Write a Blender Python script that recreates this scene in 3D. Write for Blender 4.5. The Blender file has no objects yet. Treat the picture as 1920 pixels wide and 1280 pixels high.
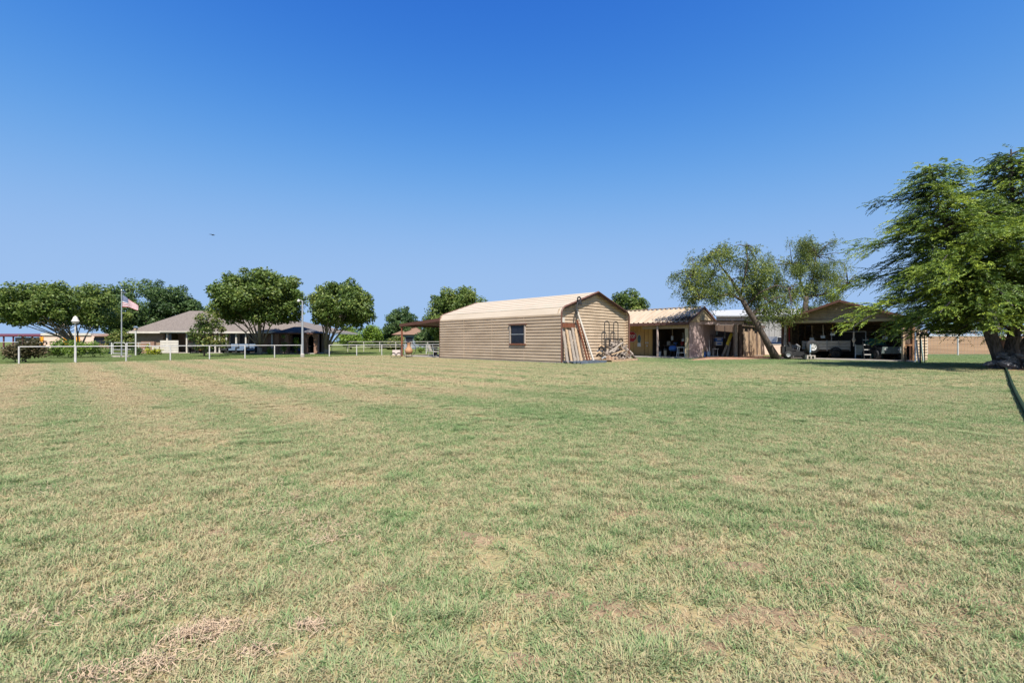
import bpy, math, random
import numpy as np
from mathutils import Vector as V, Matrix

# ------------------------------------------------------------------ camera, sky, sun, exposure
scene = bpy.context.scene
C = scene.collection
F, H = 853.333, 1.3                      # focal length in pixels of a 1920 wide picture, eye height
cam_d = bpy.data.cameras.new('camera'); cam = bpy.data.objects.new('camera', cam_d); C.objects.link(cam)
cam_d.lens = 16; cam_d.sensor_width = 36; cam_d.clip_start = 0.05; cam_d.clip_end = 3000
cam.location = (0, 0, H); cam.rotation_euler = (math.radians(90), 0, 0)
scene.camera = cam

SUN_EL, SUN_AZ = math.radians(57), math.radians(167)     # azimuth clockwise from +Y
world = bpy.data.worlds.new('World'); scene.world = world; world.use_nodes = True
wn = world.node_tree; wn.nodes.clear()
sky = wn.nodes.new('ShaderNodeTexSky'); sky.sky_type = 'NISHITA'; sky.sun_disc = False
sky.sun_elevation = SUN_EL; sky.sun_rotation = SUN_AZ
sky.altitude = 200; sky.air_density = 1.0; sky.dust_density = 0.35; sky.ozone_density = 2.0
bg = wn.nodes.new('ShaderNodeBackground'); bg.inputs[1].default_value = 0.10
sr = wn.nodes.new('ShaderNodeSeparateColor'); cb = wn.nodes.new('ShaderNodeCombineColor')
def sky_curve(i, M, n, h):              # one film-like tone curve for the whole sky: top * x^n / (x^n + h^n)
    def mt(op, a, b):
        m = wn.nodes.new('ShaderNodeMath'); m.operation = op
        for q, v in enumerate((a, b)):
            if isinstance(v, float): m.inputs[q].default_value = v
            else: wn.links.new(v, m.inputs[q])
        return m.outputs[0]
    p = mt('POWER', mt('MULTIPLY', sr.outputs[i], 0.1657), n)
    wn.links.new(mt('MULTIPLY', mt('DIVIDE', p, mt('ADD', p, h ** n)), M / 0.1932), cb.inputs[i])
wo = wn.nodes.new('ShaderNodeOutputWorld')
wn.links.new(sky.outputs[0], sr.inputs[0]); sky_curve(0, .36, 3.4, .278); sky_curve(1, .555, 2.9, .317); sky_curve(2, .87, 3.17, .320); wn.links.new(cb.outputs[0], bg.inputs[0]); wn.links.new(bg.outputs[0], wo.inputs[0])

sun_d = bpy.data.lights.new('sun', 'SUN'); sun = bpy.data.objects.new('sun', sun_d); C.objects.link(sun)
sun_d.energy = 4.9; sun_d.angle = math.radians(0.53); sun_d.color = (1, 0.95, 0.87)
to_sun = V((math.sin(SUN_AZ) * math.cos(SUN_EL), math.cos(SUN_AZ) * math.cos(SUN_EL), math.sin(SUN_EL)))
sun.rotation_euler = (-to_sun).to_track_quat('-Z', 'Y').to_euler()
sun.location = to_sun * 60

scene.render.engine = 'CYCLES'
scene.view_settings.view_transform = 'Standard'; scene.view_settings.look = 'None'
scene.view_settings.exposure = 0.95; scene.view_settings.gamma = 1.0
scene.cycles.max_bounces = 8; scene.cycles.transparent_max_bounces = 8

# ------------------------------------------------------------------ helpers
random.seed(7)
def at(x, y, Y): return V(((x - 960) / F * Y, Y, H + (640 - y) / F * Y))
def gx(x, Y): return (x - 960) / F * Y
R0 = math.radians(-44.76)               # the yard's building grid
GX = V((math.cos(R0), math.sin(R0), 0)); GY = V((-math.sin(R0), math.cos(R0), 0))

class MB:
    def __init__(s): s.v = []; s.f = []
    def add(s, vs, fs):
        n = len(s.v); s.v += [V(p) for p in vs]; s.f += [tuple(i + n for i in f) for f in fs]; return s
    def box(s, x0, x1, y0, y1, z0, z1):
        return s.add([(x0,y0,z0),(x1,y0,z0),(x1,y1,z0),(x0,y1,z0),(x0,y0,z1),(x1,y0,z1),(x1,y1,z1),(x0,y1,z1)],
                     [(0,3,2,1),(4,5,6,7),(0,1,5,4),(1,2,6,5),(2,3,7,6),(3,0,4,7)])
    def bar(s, p0, p1, w, h, up=(0,0,1)):
        p0, p1 = V(p0), V(p1); d = (p1 - p0).normalized(); u = V(up)
        if abs(d.dot(u)) > 0.98: u = V((0,1,0))
        a = d.cross(u).normalized() * w / 2; b = a.cross(d).normalized() * h / 2
        return s.add([p0-a-b,p0+a-b,p0+a+b,p0-a+b,p1-a-b,p1+a-b,p1+a+b,p1-a+b],
                     [(0,1,2,3),(7,6,5,4),(0,4,5,1),(1,5,6,2),(2,6,7,3),(3,7,4,0)])
    def tube(s, pts, rads, n=8, cap=True):
        pts = [V(p) for p in pts]
        if not isinstance(rads, (list, tuple)): rads = [rads] * len(pts)
        vs, fs = [], []; ref = None
        for i, p in enumerate(pts):
            d = (pts[min(i+1, len(pts)-1)] - pts[max(i-1, 0)])
            d = d.normalized() if d.length > 1e-6 else V((0,0,1))
            if ref is None: ref = V((1,0,0)) if abs(d.x) < 0.8 else V((0,1,0))
            a = (ref - d * ref.dot(d)).normalized(); b = d.cross(a); ref = a
            for k in range(n):
                t = 2 * math.pi * k / n
                vs.append(p + (a * math.cos(t) + b * math.sin(t)) * rads[i])
        for i in range(len(pts) - 1):
            for k in range(n):
                j = (k + 1) % n
                fs.append((i*n+k, i*n+j, (i+1)*n+j, (i+1)*n+k))
        if cap: fs += [tuple(range(n))[::-1], tuple(range((len(pts)-1)*n, len(pts)*n))]
        return s.add(vs, fs)
    def lathe(s, prof, n=16, c=(0,0,0), axis='z'):
        vs, fs = [], []; c = V(c)
        for r, z in prof:
            for k in range(n):
                t = 2 * math.pi * k / n; a, b = r * math.cos(t), r * math.sin(t)
                vs.append(c + (V((a,b,z)) if axis == 'z' else V((a,z,b)) if axis == 'y' else V((z,a,b))))
        for i in range(len(prof) - 1):
            for k in range(n):
                j = (k + 1) % n; fs.append((i*n+k, i*n+j, (i+1)*n+j, (i+1)*n+k))
        return s.add(vs, fs)
    def prism(s, poly, axis, c0, c1):
        m = len(poly)
        mk = {'x': lambda a,b,c: (c,a,b), 'y': lambda a,b,c: (a,c,b), 'z': lambda a,b,c: (a,b,c)}[axis]
        vs = [mk(a,b,c0) for a,b in poly] + [mk(a,b,c1) for a,b in poly]
        fs = [tuple(range(m))[::-1], tuple(range(m, 2*m))] + [(i, (i+1)%m, m+(i+1)%m, m+i) for i in range(m)]
        return s.add(vs, fs)
    def poly(s, pts): return s.add(pts, [tuple(range(len(pts)))])
    def ribbed(s, O, a, b, n, Lb, rng, pitch=0.2, rh=0.03, rw=0.07, sl=0.02, thick=0.0):
        """sheet with ribs along a, stacked along b; rng(t) gives the extent along a at height t"""
        O, a, b, n = V(O), V(a), V(b), V(n); prof = []; t = 0.0
        flat = pitch - rw - 2 * sl
        while t < Lb:
            for tt, h in ((t, 0), (t + flat, 0), (t + flat + sl, rh), (t + flat + sl + rw, rh)):
                if tt <= Lb: prof.append((tt, h))
            t += pitch
        prof.append((Lb, 0)); vs, fs = [], []
        for tt, h in prof:
            a0, a1 = rng(tt); vs += [O + b*tt + a*a0 + n*h, O + b*tt + a*a1 + n*h]
        for i in range(len(prof) - 1): fs.append((2*i, 2*i+1, 2*i+3, 2*i+2))
        return s.add(vs, fs)
    def ribbed_path(s, path, x0, x1, pitch=0.2, rh=0.03, rw=0.07, sl=0.02):
        """profile path of (y,z) swept along x, ribs along x"""
        P = [V((0, a, b)) for a, b in path]; L = [0]
        for i in range(1, len(P)): L.append(L[-1] + (P[i] - P[i-1]).length)
        def ev(t):
            for i in range(1, len(P)):
                if t <= L[i] + 1e-9:
                    k = (t - L[i-1]) / max(L[i] - L[i-1], 1e-9); d = (P[i] - P[i-1]).normalized()
                    return P[i-1].lerp(P[i], k), V((0, -d.z, d.y))
            d = (P[-1] - P[-2]).normalized(); return P[-1], V((0, -d.z, d.y))
        flat = pitch - rw - 2 * sl; prof = []; t = 0
        while t < L[-1]:
            for tt, h in ((t, 0), (t + flat, 0), (t + flat + sl, rh), (t + flat + sl + rw, rh)):
                if tt <= L[-1]: prof.append((tt, h))
            t += pitch
        prof.append((L[-1], 0)); vs, fs = [], []
        for tt, h in prof:
            p, n = ev(tt); q = p + n * h; vs += [(x0, q.y, q.z), (x1, q.y, q.z)]
        for i in range(len(prof) - 1): fs.append((2*i, 2*i+1, 2*i+3, 2*i+2))
        return s.add(vs, fs)
    def build(s, name, mat, parent=None, smooth=False, world=False):
        vs = s.v
        if world and parent is not None:
            root = parent
            while root.parent: root = root.parent
            M = (Matrix.Translation(root.location) @ root.rotation_euler.to_matrix().to_4x4()).inverted()
            vs = [M @ p for p in vs]
        me = bpy.data.meshes.new(name); me.from_pydata([tuple(p) for p in vs], [], s.f); me.update()
        if smooth: me.polygons.foreach_set('use_smooth', [True] * len(me.polygons))
        me.materials.append(mat)
        o = bpy.data.objects.new(name, me); C.objects.link(o)
        if parent is not None: o.parent = parent
        return o

def tag(o, label=None, cat=None, group=None, kind=None):
    if label: o['label'] = label
    if cat: o['category'] = cat
    if group: o['group'] = group
    if kind: o['kind'] = kind
    return o
def thing(name, label, cat, loc=(0,0,0), rz=0, group=None):
    o = bpy.data.objects.new(name, None); C.objects.link(o)
    o.location = loc; o.rotation_euler = (0, 0, rz); o.empty_display_size = 0.3
    return tag(o, label, cat, group)
def copy_tree(o, parent=None):
    c = o.copy(); C.objects.link(c); c.parent = parent
    for ch in list(o.children): copy_tree(ch, c)
    return c

# ------------------------------------------------------------------ materials
MATS = {}
def nd(t, typ, **kw):
    n = t.nodes.new(typ)
    for k, v in kw.items(): setattr(n, k, v)
    return n
def mat(name, c1, c2=None, scale=4.0, rough=0.75, metal=0.0, bump=0.0, stretch=(1,1,1), detail=5, lo=0.35, hi=0.65, spec=0.3, coord='Object'):
    if name in MATS: return MATS[name]
    m = bpy.data.materials.new(name); m.use_nodes = True; t = m.node_tree; p = t.nodes['Principled BSDF']
    p.inputs['Roughness'].default_value = rough; p.inputs['Metallic'].default_value = metal
    p.inputs['Specular IOR Level'].default_value = spec
    c2 = c2 or tuple(x * 0.8 for x in c1)
    tc = nd(t, 'ShaderNodeTexCoord'); mp = nd(t, 'ShaderNodeMapping'); mp.inputs['Scale'].default_value = stretch
    no = nd(t, 'ShaderNodeTexNoise'); no.inputs['Scale'].default_value = scale; no.inputs['Detail'].default_value = detail
    no.inputs['Roughness'].default_value = 0.65
    mr = nd(t, 'ShaderNodeMapRange'); mr.inputs[1].default_value = lo; mr.inputs[2].default_value = hi
    mx = nd(t, 'ShaderNodeMix', data_type='RGBA'); mx.inputs[6].default_value = (*c1, 1); mx.inputs[7].default_value = (*c2, 1)
    t.links.new(tc.outputs[coord], mp.inputs[0]); t.links.new(mp.outputs[0], no.inputs['Vector'])
    t.links.new(no.outputs[0], mr.inputs[0]); t.links.new(mr.outputs[0], mx.inputs[0]); t.links.new(mx.outputs[2], p.inputs['Base Color'])
    if bump:
        b = nd(t, 'ShaderNodeBump'); b.inputs['Strength'].default_value = bump; b.inputs['Distance'].default_value = 0.02
        t.links.new(no.outputs[0], b.inputs['Height']); t.links.new(b.outputs[0], p.inputs['Normal'])
    MATS[name] = m; return m
def leafmat(name, c1, c2, c3, trans=0.3):
    m = bpy.data.materials.new(name); m.use_nodes = True; t = m.node_tree; t.nodes.clear()
    at_ = nd(t, 'ShaderNodeAttribute', attribute_name='tint')
    cr = nd(t, 'ShaderNodeValToRGB'); e = cr.color_ramp.elements
    e[0].color = (*c1, 1); e[1].color = (*c3, 1); e[0].position = 0.0; e[1].position = 1.0
    k = e.new(0.5); k.color = (*c2, 1)
    geo = nd(t, 'ShaderNodeNewGeometry'); no = nd(t, 'ShaderNodeTexNoise'); no.inputs['Scale'].default_value = 0.45; no.inputs['Detail'].default_value = 2
    ma = nd(t, 'ShaderNodeMath', operation='MULTIPLY_ADD'); ma.inputs[1].default_value = 0.9; ma.inputs[2].default_value = -0.45
    ad = nd(t, 'ShaderNodeMath', operation='ADD', use_clamp=True)
    t.links.new(geo.outputs['Position'], no.inputs['Vector']); t.links.new(no.outputs[0], ma.inputs[0])
    t.links.new(ma.outputs[0], ad.inputs[0]); t.links.new(at_.outputs['Fac'], ad.inputs[1]); t.links.new(ad.outputs[0], cr.inputs[0])
    pr = nd(t, 'ShaderNodeBsdfPrincipled'); pr.inputs['Roughness'].default_value = 0.55; pr.inputs['Specular IOR Level'].default_value = 0.35
    tr = nd(t, 'ShaderNodeBsdfTranslucent'); mx = nd(t, 'ShaderNodeMixShader'); mx.inputs[0].default_value = trans
    o = nd(t, 'ShaderNodeOutputMaterial')
    t.links.new(cr.outputs[0], pr.inputs['Base Color']); t.links.new(cr.outputs[0], tr.inputs['Color'])
    t.links.new(pr.outputs[0], mx.inputs[1]); t.links.new(tr.outputs[0], mx.inputs[2]); t.links.new(mx.outputs[0], o.inputs[0])
    MATS[name] = m; return m
def brickmat(name, c1, c2, mortar, bw=0.22, rh=0.075):
    m = bpy.data.materials.new(name); m.use_nodes = True; t = m.node_tree; p = t.nodes['Principled BSDF']
    p.inputs['Roughness'].default_value = 0.9
    tc = nd(t, 'ShaderNodeTexCoord'); sx = nd(t, 'ShaderNodeSeparateXYZ'); ad = nd(t, 'ShaderNodeMath', operation='ADD'); cx = nd(t, 'ShaderNodeCombineXYZ')
    br = nd(t, 'ShaderNodeTexBrick'); br.inputs['Color1'].default_value = (*c1, 1); br.inputs['Color2'].default_value = (*c2, 1); br.inputs['Mortar'].default_value = (*mortar, 1)
    br.inputs['Scale'].default_value = 1; br.inputs['Brick Width'].default_value = bw; br.inputs['Row Height'].default_value = rh; br.inputs['Mortar Size'].default_value = 0.008; br.inputs['Bias'].default_value = -0.2
    no = nd(t, 'ShaderNodeTexNoise'); no.inputs['Scale'].default_value = 1.6; mx = nd(t, 'ShaderNodeMix', data_type='RGBA', blend_type='MULTIPLY'); mx.inputs[0].default_value = 0.5
    t.links.new(tc.outputs['Object'], sx.inputs[0]); t.links.new(sx.outputs[0], ad.inputs[0]); t.links.new(sx.outputs[1], ad.inputs[1])
    t.links.new(ad.outputs[0], cx.inputs[0]); t.links.new(sx.outputs[2], cx.inputs[1]); t.links.new(cx.outputs[0], br.inputs['Vector'])
    t.links.new(tc.outputs['Object'], no.inputs['Vector']); t.links.new(br.outputs[0], mx.inputs[6]); t.links.new(no.outputs[0], mx.inputs[7])
    t.links.new(mx.outputs[2], p.inputs['Base Color'])
    MATS[name] = m; return m

tan = mat('tan_paint', (.51,.40,.29), (.40,.305,.215), 1.1, 0.6, stretch=(.45,1,1.6), spec=.3)
tan_roof = mat('tan_roof_paint', (.43,.362,.28), (.38,.312,.235), .8, 0.7, stretch=(.4,2,2))
trim = mat('brown_trim', (.115,.052,.036), (.09,.042,.03), 3, .55)
tan_old = mat('weathered_tan_metal', (.37,.285,.205), (.26,.195,.14), 2, .7, stretch=(1,1,.5))
mauve = mat('mauve_metal', (.40,.31,.29), (.33,.25,.235), 1.5, .6)
yellow = mat('ochre_panel', (.50,.30,.10), (.42,.25,.085), 2, .7)
cream = mat('cream_board', (.48,.38,.235), (.42,.33,.20), 2, .75)
white = mat('white_paint', (.47,.46,.44), (.33,.32,.30), 3, .5, lo=.45, hi=.8)
offw = mat('offwhite_siding', (.52,.48,.42), (.44,.405,.355), 2, .7)
galv = mat('galvanised_steel', (.45,.46,.47), (.36,.37,.38), 4, .45, metal=.6)
greysteel = mat('grey_sheet', (.29,.29,.285), (.24,.24,.24), .6, .5, stretch=(1,1,.3))
rust = mat('rusty_steel', (.22,.075,.035), (.11,.045,.028), 9, .85, bump=.3)
dark = mat('dark_metal', (.035,.034,.035), (.02,.02,.02), 6, .5)
black = mat('black_rubber', (.02,.02,.021), (.03,.03,.03), 12, .75)
wood_grey = mat('grey_wood', (.34,.29,.24), (.20,.165,.135), 9, .9, bump=.4, stretch=(3,3,.5))
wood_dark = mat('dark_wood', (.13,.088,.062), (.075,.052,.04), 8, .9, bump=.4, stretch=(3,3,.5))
wood_tan = mat('tan_wood', (.46,.335,.215), (.31,.21,.13), 7, .85, bump=.3, stretch=(3,3,.4))
wood_or = mat('orange_wood', (.27,.145,.075), (.18,.095,.05), 6, .8, stretch=(3,3,.4))
slabwood = mat('slab_wood', (.42,.29,.175), (.095,.058,.038), 5, .9, bump=.5, stretch=(2.5,2.5,.35), lo=.42, hi=.66)
bark = mat('bark', (.13,.10,.08), (.028,.022,.019), 9, .95, bump=.9, stretch=(2.5,2.5,.5))
bark_pale = mat('pale_bark', (.27,.225,.19), (.13,.105,.088), 7, .95, bump=.7, stretch=(2.5,2.5,.5))
cedarbark = mat('cedar_bark', (.125,.108,.102), (.018,.015,.014), 8, .95, bump=1.0, stretch=(3,3,.35))
concrete = mat('concrete', (.38,.34,.30), (.29,.26,.225), 2.5, .9, bump=.15)
dirt = mat('red_dirt', (.20,.10,.062), (.31,.19,.12), 2.2, .95, bump=.5)
terra = mat('terracotta', (.36,.20,.105), (.28,.15,.08), 6, .75)
glass = mat('dark_glass', (.012,.015,.024), (.02,.022,.032), 2, .12, spec=.22)
shingle = mat('roof_shingle', (.095,.077,.066), (.20,.168,.145), 7, .95, bump=.3, stretch=(1,1,5), detail=8)
shingle_dk = mat('dark_shingle', (.065,.065,.075), (.10,.10,.11), 8, .95, detail=8)
shingle_or = mat('brown_shingle', (.15,.088,.062), (.21,.125,.085), 6, .95)
brick = brickmat('tan_brick', (.33,.215,.125), (.235,.145,.085), (.40,.36,.30))
brick_red = brickmat('red_brick', (.30,.135,.075), (.22,.09,.055), (.38,.33,.28))
rock = mat('grey_rock', (.20,.195,.205), (.06,.058,.062), 5, .95, bump=.8)
blue = mat('blue_plastic', (.045,.14,.40), (.035,.11,.33), 3, .4)
teal = mat('teal_tarp', (.05,.25,.23), (.03,.17,.165), 3, .6)
red = mat('red_paint', (.36,.022,.026), (.30,.02,.022), 4, .45)
stopred = mat('stop_red', (.33,.018,.028), (.28,.016,.024), 4, .4)
yel = mat('yellow_paint', (.62,.47,.055), (.50,.37,.04), 4, .6)
orange = mat('orange_paint', (.75,.33,.02), (.66,.28,.018), 3, .6)
pinkw = mat('pink_stucco', (.62,.45,.36), (.55,.40,.32), 1, .9)
maroon = mat('maroon_metal', (.13,.035,.045), (.10,.028,.035), 1.5, .6)
bluegrey = mat('bluegrey_paint', (.15,.19,.24), (.12,.155,.20), 3, .6)
navy = mat('navy_paint', (.045,.065,.13), (.04,.055,.11), 2, .3, spec=.6)
limeleaf = leafmat('lime_leaves', (.16,.20,.012), (.30,.32,.02), (.44,.44,.04))
leaf_a = leafmat('pear_leaves', (.030,.062,.010), (.095,.150,.026), (.235,.275,.065), .38)
leaf_b = leafmat('dark_leaves', (.020,.048,.014), (.058,.108,.030), (.15,.21,.06), .35)
leaf_c = leafmat('autumn_tipped_leaves', (.035,.065,.012), (.095,.14,.025), (.24,.21,.055))
leaf_d = leafmat('bright_leaves', (.06,.115,.012), (.13,.21,.02), (.22,.30,.04))
leaf_m = leafmat('mesquite_leaves', (.030,.060,.018), (.12,.165,.034), (.30,.33,.065), .38)
leaf_k = leafmat('cedar_leaves', (.016,.038,.008), (.088,.150,.020), (.29,.36,.036), .28)
leaf_r = leafmat('reddish_shrub_leaves', (.030,.035,.012), (.065,.06,.02), (.17,.11,.06))
leaf_h = leafmat('hedge_leaves', (.05,.09,.012), (.10,.17,.02), (.19,.27,.035))

# ------------------------------------------------------------------ ground
def field_group():
    g = bpy.data.node_groups.new('lawn_colour', 'ShaderNodeTree')
    g.interface.new_socket('Tint', in_out='INPUT', socket_type='NodeSocketFloat')
    g.interface.new_socket('Color', in_out='OUTPUT', socket_type='NodeSocketColor')
    L = g.links.new
    gi = g.nodes.new('NodeGroupInput'); go = g.nodes.new('NodeGroupOutput')
    geo = g.nodes.new('ShaderNodeNewGeometry'); sp = g.nodes.new('ShaderNodeSeparateXYZ'); L(geo.outputs['Position'], sp.inputs[0])
    flat = g.nodes.new('ShaderNodeCombineXYZ'); L(sp.outputs[0], flat.inputs[0]); L(sp.outputs[1], flat.inputs[1])
    def M(op, a, b=None, c=None, clamp=False):
        n = g.nodes.new('ShaderNodeMath'); n.operation = op; n.use_clamp = clamp
        for i, v in enumerate((a, b, c)):
            if v is None: continue
            if isinstance(v, (int, float)): n.inputs[i].default_value = v
            else: L(v, n.inputs[i])
        return n.outputs[0]
    def N(scale, detail=3, dist=0.0):
        n = g.nodes.new('ShaderNodeTexNoise'); n.inputs['Scale'].default_value = scale; n.inputs['Detail'].default_value = detail
        n.inputs['Distortion'].default_value = dist; L(flat.outputs[0], n.inputs['Vector']); return n.outputs[0]
    def ramp(v, a, b): 
        n = g.nodes.new('ShaderNodeMapRange'); n.interpolation_type = 'SMOOTHSTEP'; n.inputs[1].default_value = a; n.inputs[2].default_value = b; L(v, n.inputs[0]); return n.outputs[0]
    def lin(a, b, c): return M('ADD', M('MULTIPLY_ADD', sp.outputs[0], a, c), M('MULTIPLY', sp.outputs[1], b))
    X, Y = sp.outputs[0], sp.outputs[1]
    n1, n2, n3, n4 = N(.22, 3, .6), N(.9, 4, .8), N(4.0, 4), N(14.0, 3)
    f = M('MULTIPLY_ADD', n1, .8, -.40)
    f = M('ADD', f, M('MULTIPLY_ADD', n2, 1.0, -.50))
    f = M('ADD', f, M('MULTIPLY_ADD', n3, 1.1, -.55))
    f = M('ADD', f, M('MULTIPLY_ADD', n4, .7, -.35))
    # mown dry corner to the left, greener band in the middle, lush watered yard beyond the white fence
    dry = M('MULTIPLY', ramp(Y, 5.5, 13), ramp(X, 3.5, -4)); f = M('ADD', f, M('MULTIPLY', dry, -.27))
    ddx = M('MULTIPLY_ADD', X, .16, -.5); ddy = M('MULTIPLY_ADD', Y, .26, -2.35)
    gd = ramp(M('ADD', M('MULTIPLY', ddx, ddx), M('MULTIPLY', ddy, ddy)), 1.2, 0); f = M('ADD', f, M('MULTIPLY', gd, .26))
    fr = M('MULTIPLY', ramp(Y, 20, 30), ramp(X, 5, 12)); f = M('ADD', f, M('MULTIPLY', fr, .42))
    q = lin(.704, .71, 0); st = M('SINE', M('MULTIPLY', M('ADD', q, M('MULTIPLY', n2, .7)), 3.1))
    sm = M('MULTIPLY', ramp(X, 6, -3), ramp(Y, 4, 9)); f = M('ADD', f, M('MULTIPLY', M('MULTIPLY', st, sm), .25))
    f = M('ADD', f, M('MULTIPLY_ADD', gi.outputs[0], .8, -.42))
    f = M('ADD', f, .56, clamp=True)
    cr = g.nodes.new('ShaderNodeValToRGB'); e = cr.color_ramp.elements
    e[0].position = .0; e[0].color = (.43,.34,.205, 1); e[1].position = 1; e[1].color = (.15,.235,.085, 1)
    for p_, c_ in ((.30, (.415,.36,.20)), (.55, (.325,.335,.175)), (.78, (.235,.30,.135))):
        k = e.new(p_); k.color = (*c_, 1)
    L(f, cr.inputs[0])
    yard = ramp(lin(-.71, .704, -.71*28.6-.704*26.4 + .3), -.2, .35)
    lush = g.nodes.new('ShaderNodeMix'); lush.data_type = 'RGBA'
    lc = g.nodes.new('ShaderNodeMix'); lc.data_type = 'RGBA'; lc.inputs[6].default_value = (.10,.165,.04,1); lc.inputs[7].default_value = (.23,.26,.105,1); L(n2, lc.inputs[0])
    L(yard, lush.inputs[0]); L(cr.outputs[0], lush.inputs[6]); L(lc.outputs[2], lush.inputs[7])
    # dry brown pasture rising on the right
    past = M('MULTIPLY', ramp(Y, 46, 47.5), ramp(X, 14, 18))
    pc = g.nodes.new('ShaderNodeMix'); pc.data_type = 'RGBA'; pc.inputs[6].default_value = (.38,.27,.155,1); pc.inputs[7].default_value = (.25,.17,.095,1)
    w = g.nodes.new('ShaderNodeTexNoise'); w.inputs['Scale'].default_value = .5; mp = g.nodes.new('ShaderNodeMapping'); mp.inputs['Scale'].default_value = (.25, 1.6, 1)
    L(flat.outputs[0], mp.inputs[0]); L(mp.outputs[0], w.inputs['Vector']); w.inputs['Detail'].default_value = 5
    L(ramp(w.outputs[0], .4, .62), pc.inputs[0])
    fin = g.nodes.new('ShaderNodeMix'); fin.data_type = 'RGBA'; L(past, fin.inputs[0]); L(lush.outputs[2], fin.inputs[6]); L(pc.outputs[2], fin.inputs[7])
    L(fin.outputs[2], go.inputs[0])
    return g
FIELD = field_group()
def lawnmat(name, blade):
    m = bpy.data.materials.new(name); m.use_nodes = True; t = m.node_tree; t.nodes.clear()
    g = nd(t, 'ShaderNodeGroup'); g.node_tree = FIELD; o = nd(t, 'ShaderNodeOutputMaterial')
    pr = nd(t, 'ShaderNodeBsdfPrincipled'); pr.inputs['Roughness'].default_value = .7 if blade else .95; pr.inputs['Specular IOR Level'].default_value = .25 if blade else .05
    t.links.new(g.outputs[0], pr.inputs['Base Color'])
    if blade:
        a = nd(t, 'ShaderNodeAttribute', attribute_name='tint'); t.links.new(a.outputs['Fac'], g.inputs[0])
        tr = nd(t, 'ShaderNodeBsdfTranslucent'); mx = nd(t, 'ShaderNodeMixShader'); mx.inputs[0].default_value = .3
        t.links.new(g.outputs[0], tr.inputs[0]); t.links.new(pr.outputs[0], mx.inputs[1]); t.links.new(tr.outputs[0], mx.inputs[2]); t.links.new(mx.outputs[0], o.inputs[0])
    else:
        g.inputs[0].default_value = .4
        no = nd(t, 'ShaderNodeTexNoise'); no.inputs['Scale'].default_value = 25; no.inputs['Detail'].default_value = 6
        geo = nd(t, 'ShaderNodeNewGeometry'); b = nd(t, 'ShaderNodeBump'); b.inputs['Strength'].default_value = .6; b.inputs['Distance'].default_value = .05
        t.links.new(geo.outputs['Position'], no.inputs['Vector']); t.links.new(no.outputs[0], b.inputs['Height']); t.links.new(b.outputs[0], pr.inputs['Normal'])
        hv = nd(t, 'ShaderNodeMix', data_type='RGBA', blend_type='MULTIPLY'); hv.inputs[0].default_value = 1; hv.inputs[7].default_value = (.66,.60,.56,1)
        t.links.new(g.outputs[0], hv.inputs[6]); t.links.new(hv.outputs[2], pr.inputs['Base Color'])
        t.links.new(pr.outputs[0], o.inputs[0])
    return m
LAWN, BLADE = lawnmat('lawn_soil', False), lawnmat('grass_blade', True)

def sstep(a, b, x): t = min(1, max(0, (x - a) / (b - a))); return t * t * (3 - 2 * t)
def zg(x, y):
    return 2.3 * sstep(47, 95, y) * sstep(12, 30, x) + 0.0
def axis(lo, hi, step, far):
    a = list(np.arange(lo, hi + .01, step)); k = step; p = lo; q = hi; left = []; right = []
    while q < far: k *= 1.35; q += k; p -= k; left.insert(0, p); right.append(q)
    return left + a + right
gm = MB(); xs = axis(-70, 70, 2.5, 1500); ys = axis(-20, 110, 2.5, 1500)
vs = [(x, y, zg(x, y)) for y in ys for x in xs]; nx = len(xs)
fs = [(j*nx+i, j*nx+i+1, (j+1)*nx+i+1, (j+1)*nx+i) for j in range(len(ys)-1) for i in range(nx-1)]
gm.add(vs, fs); tag(gm.build('ground', LAWN, smooth=True), kind='structure')

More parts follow.
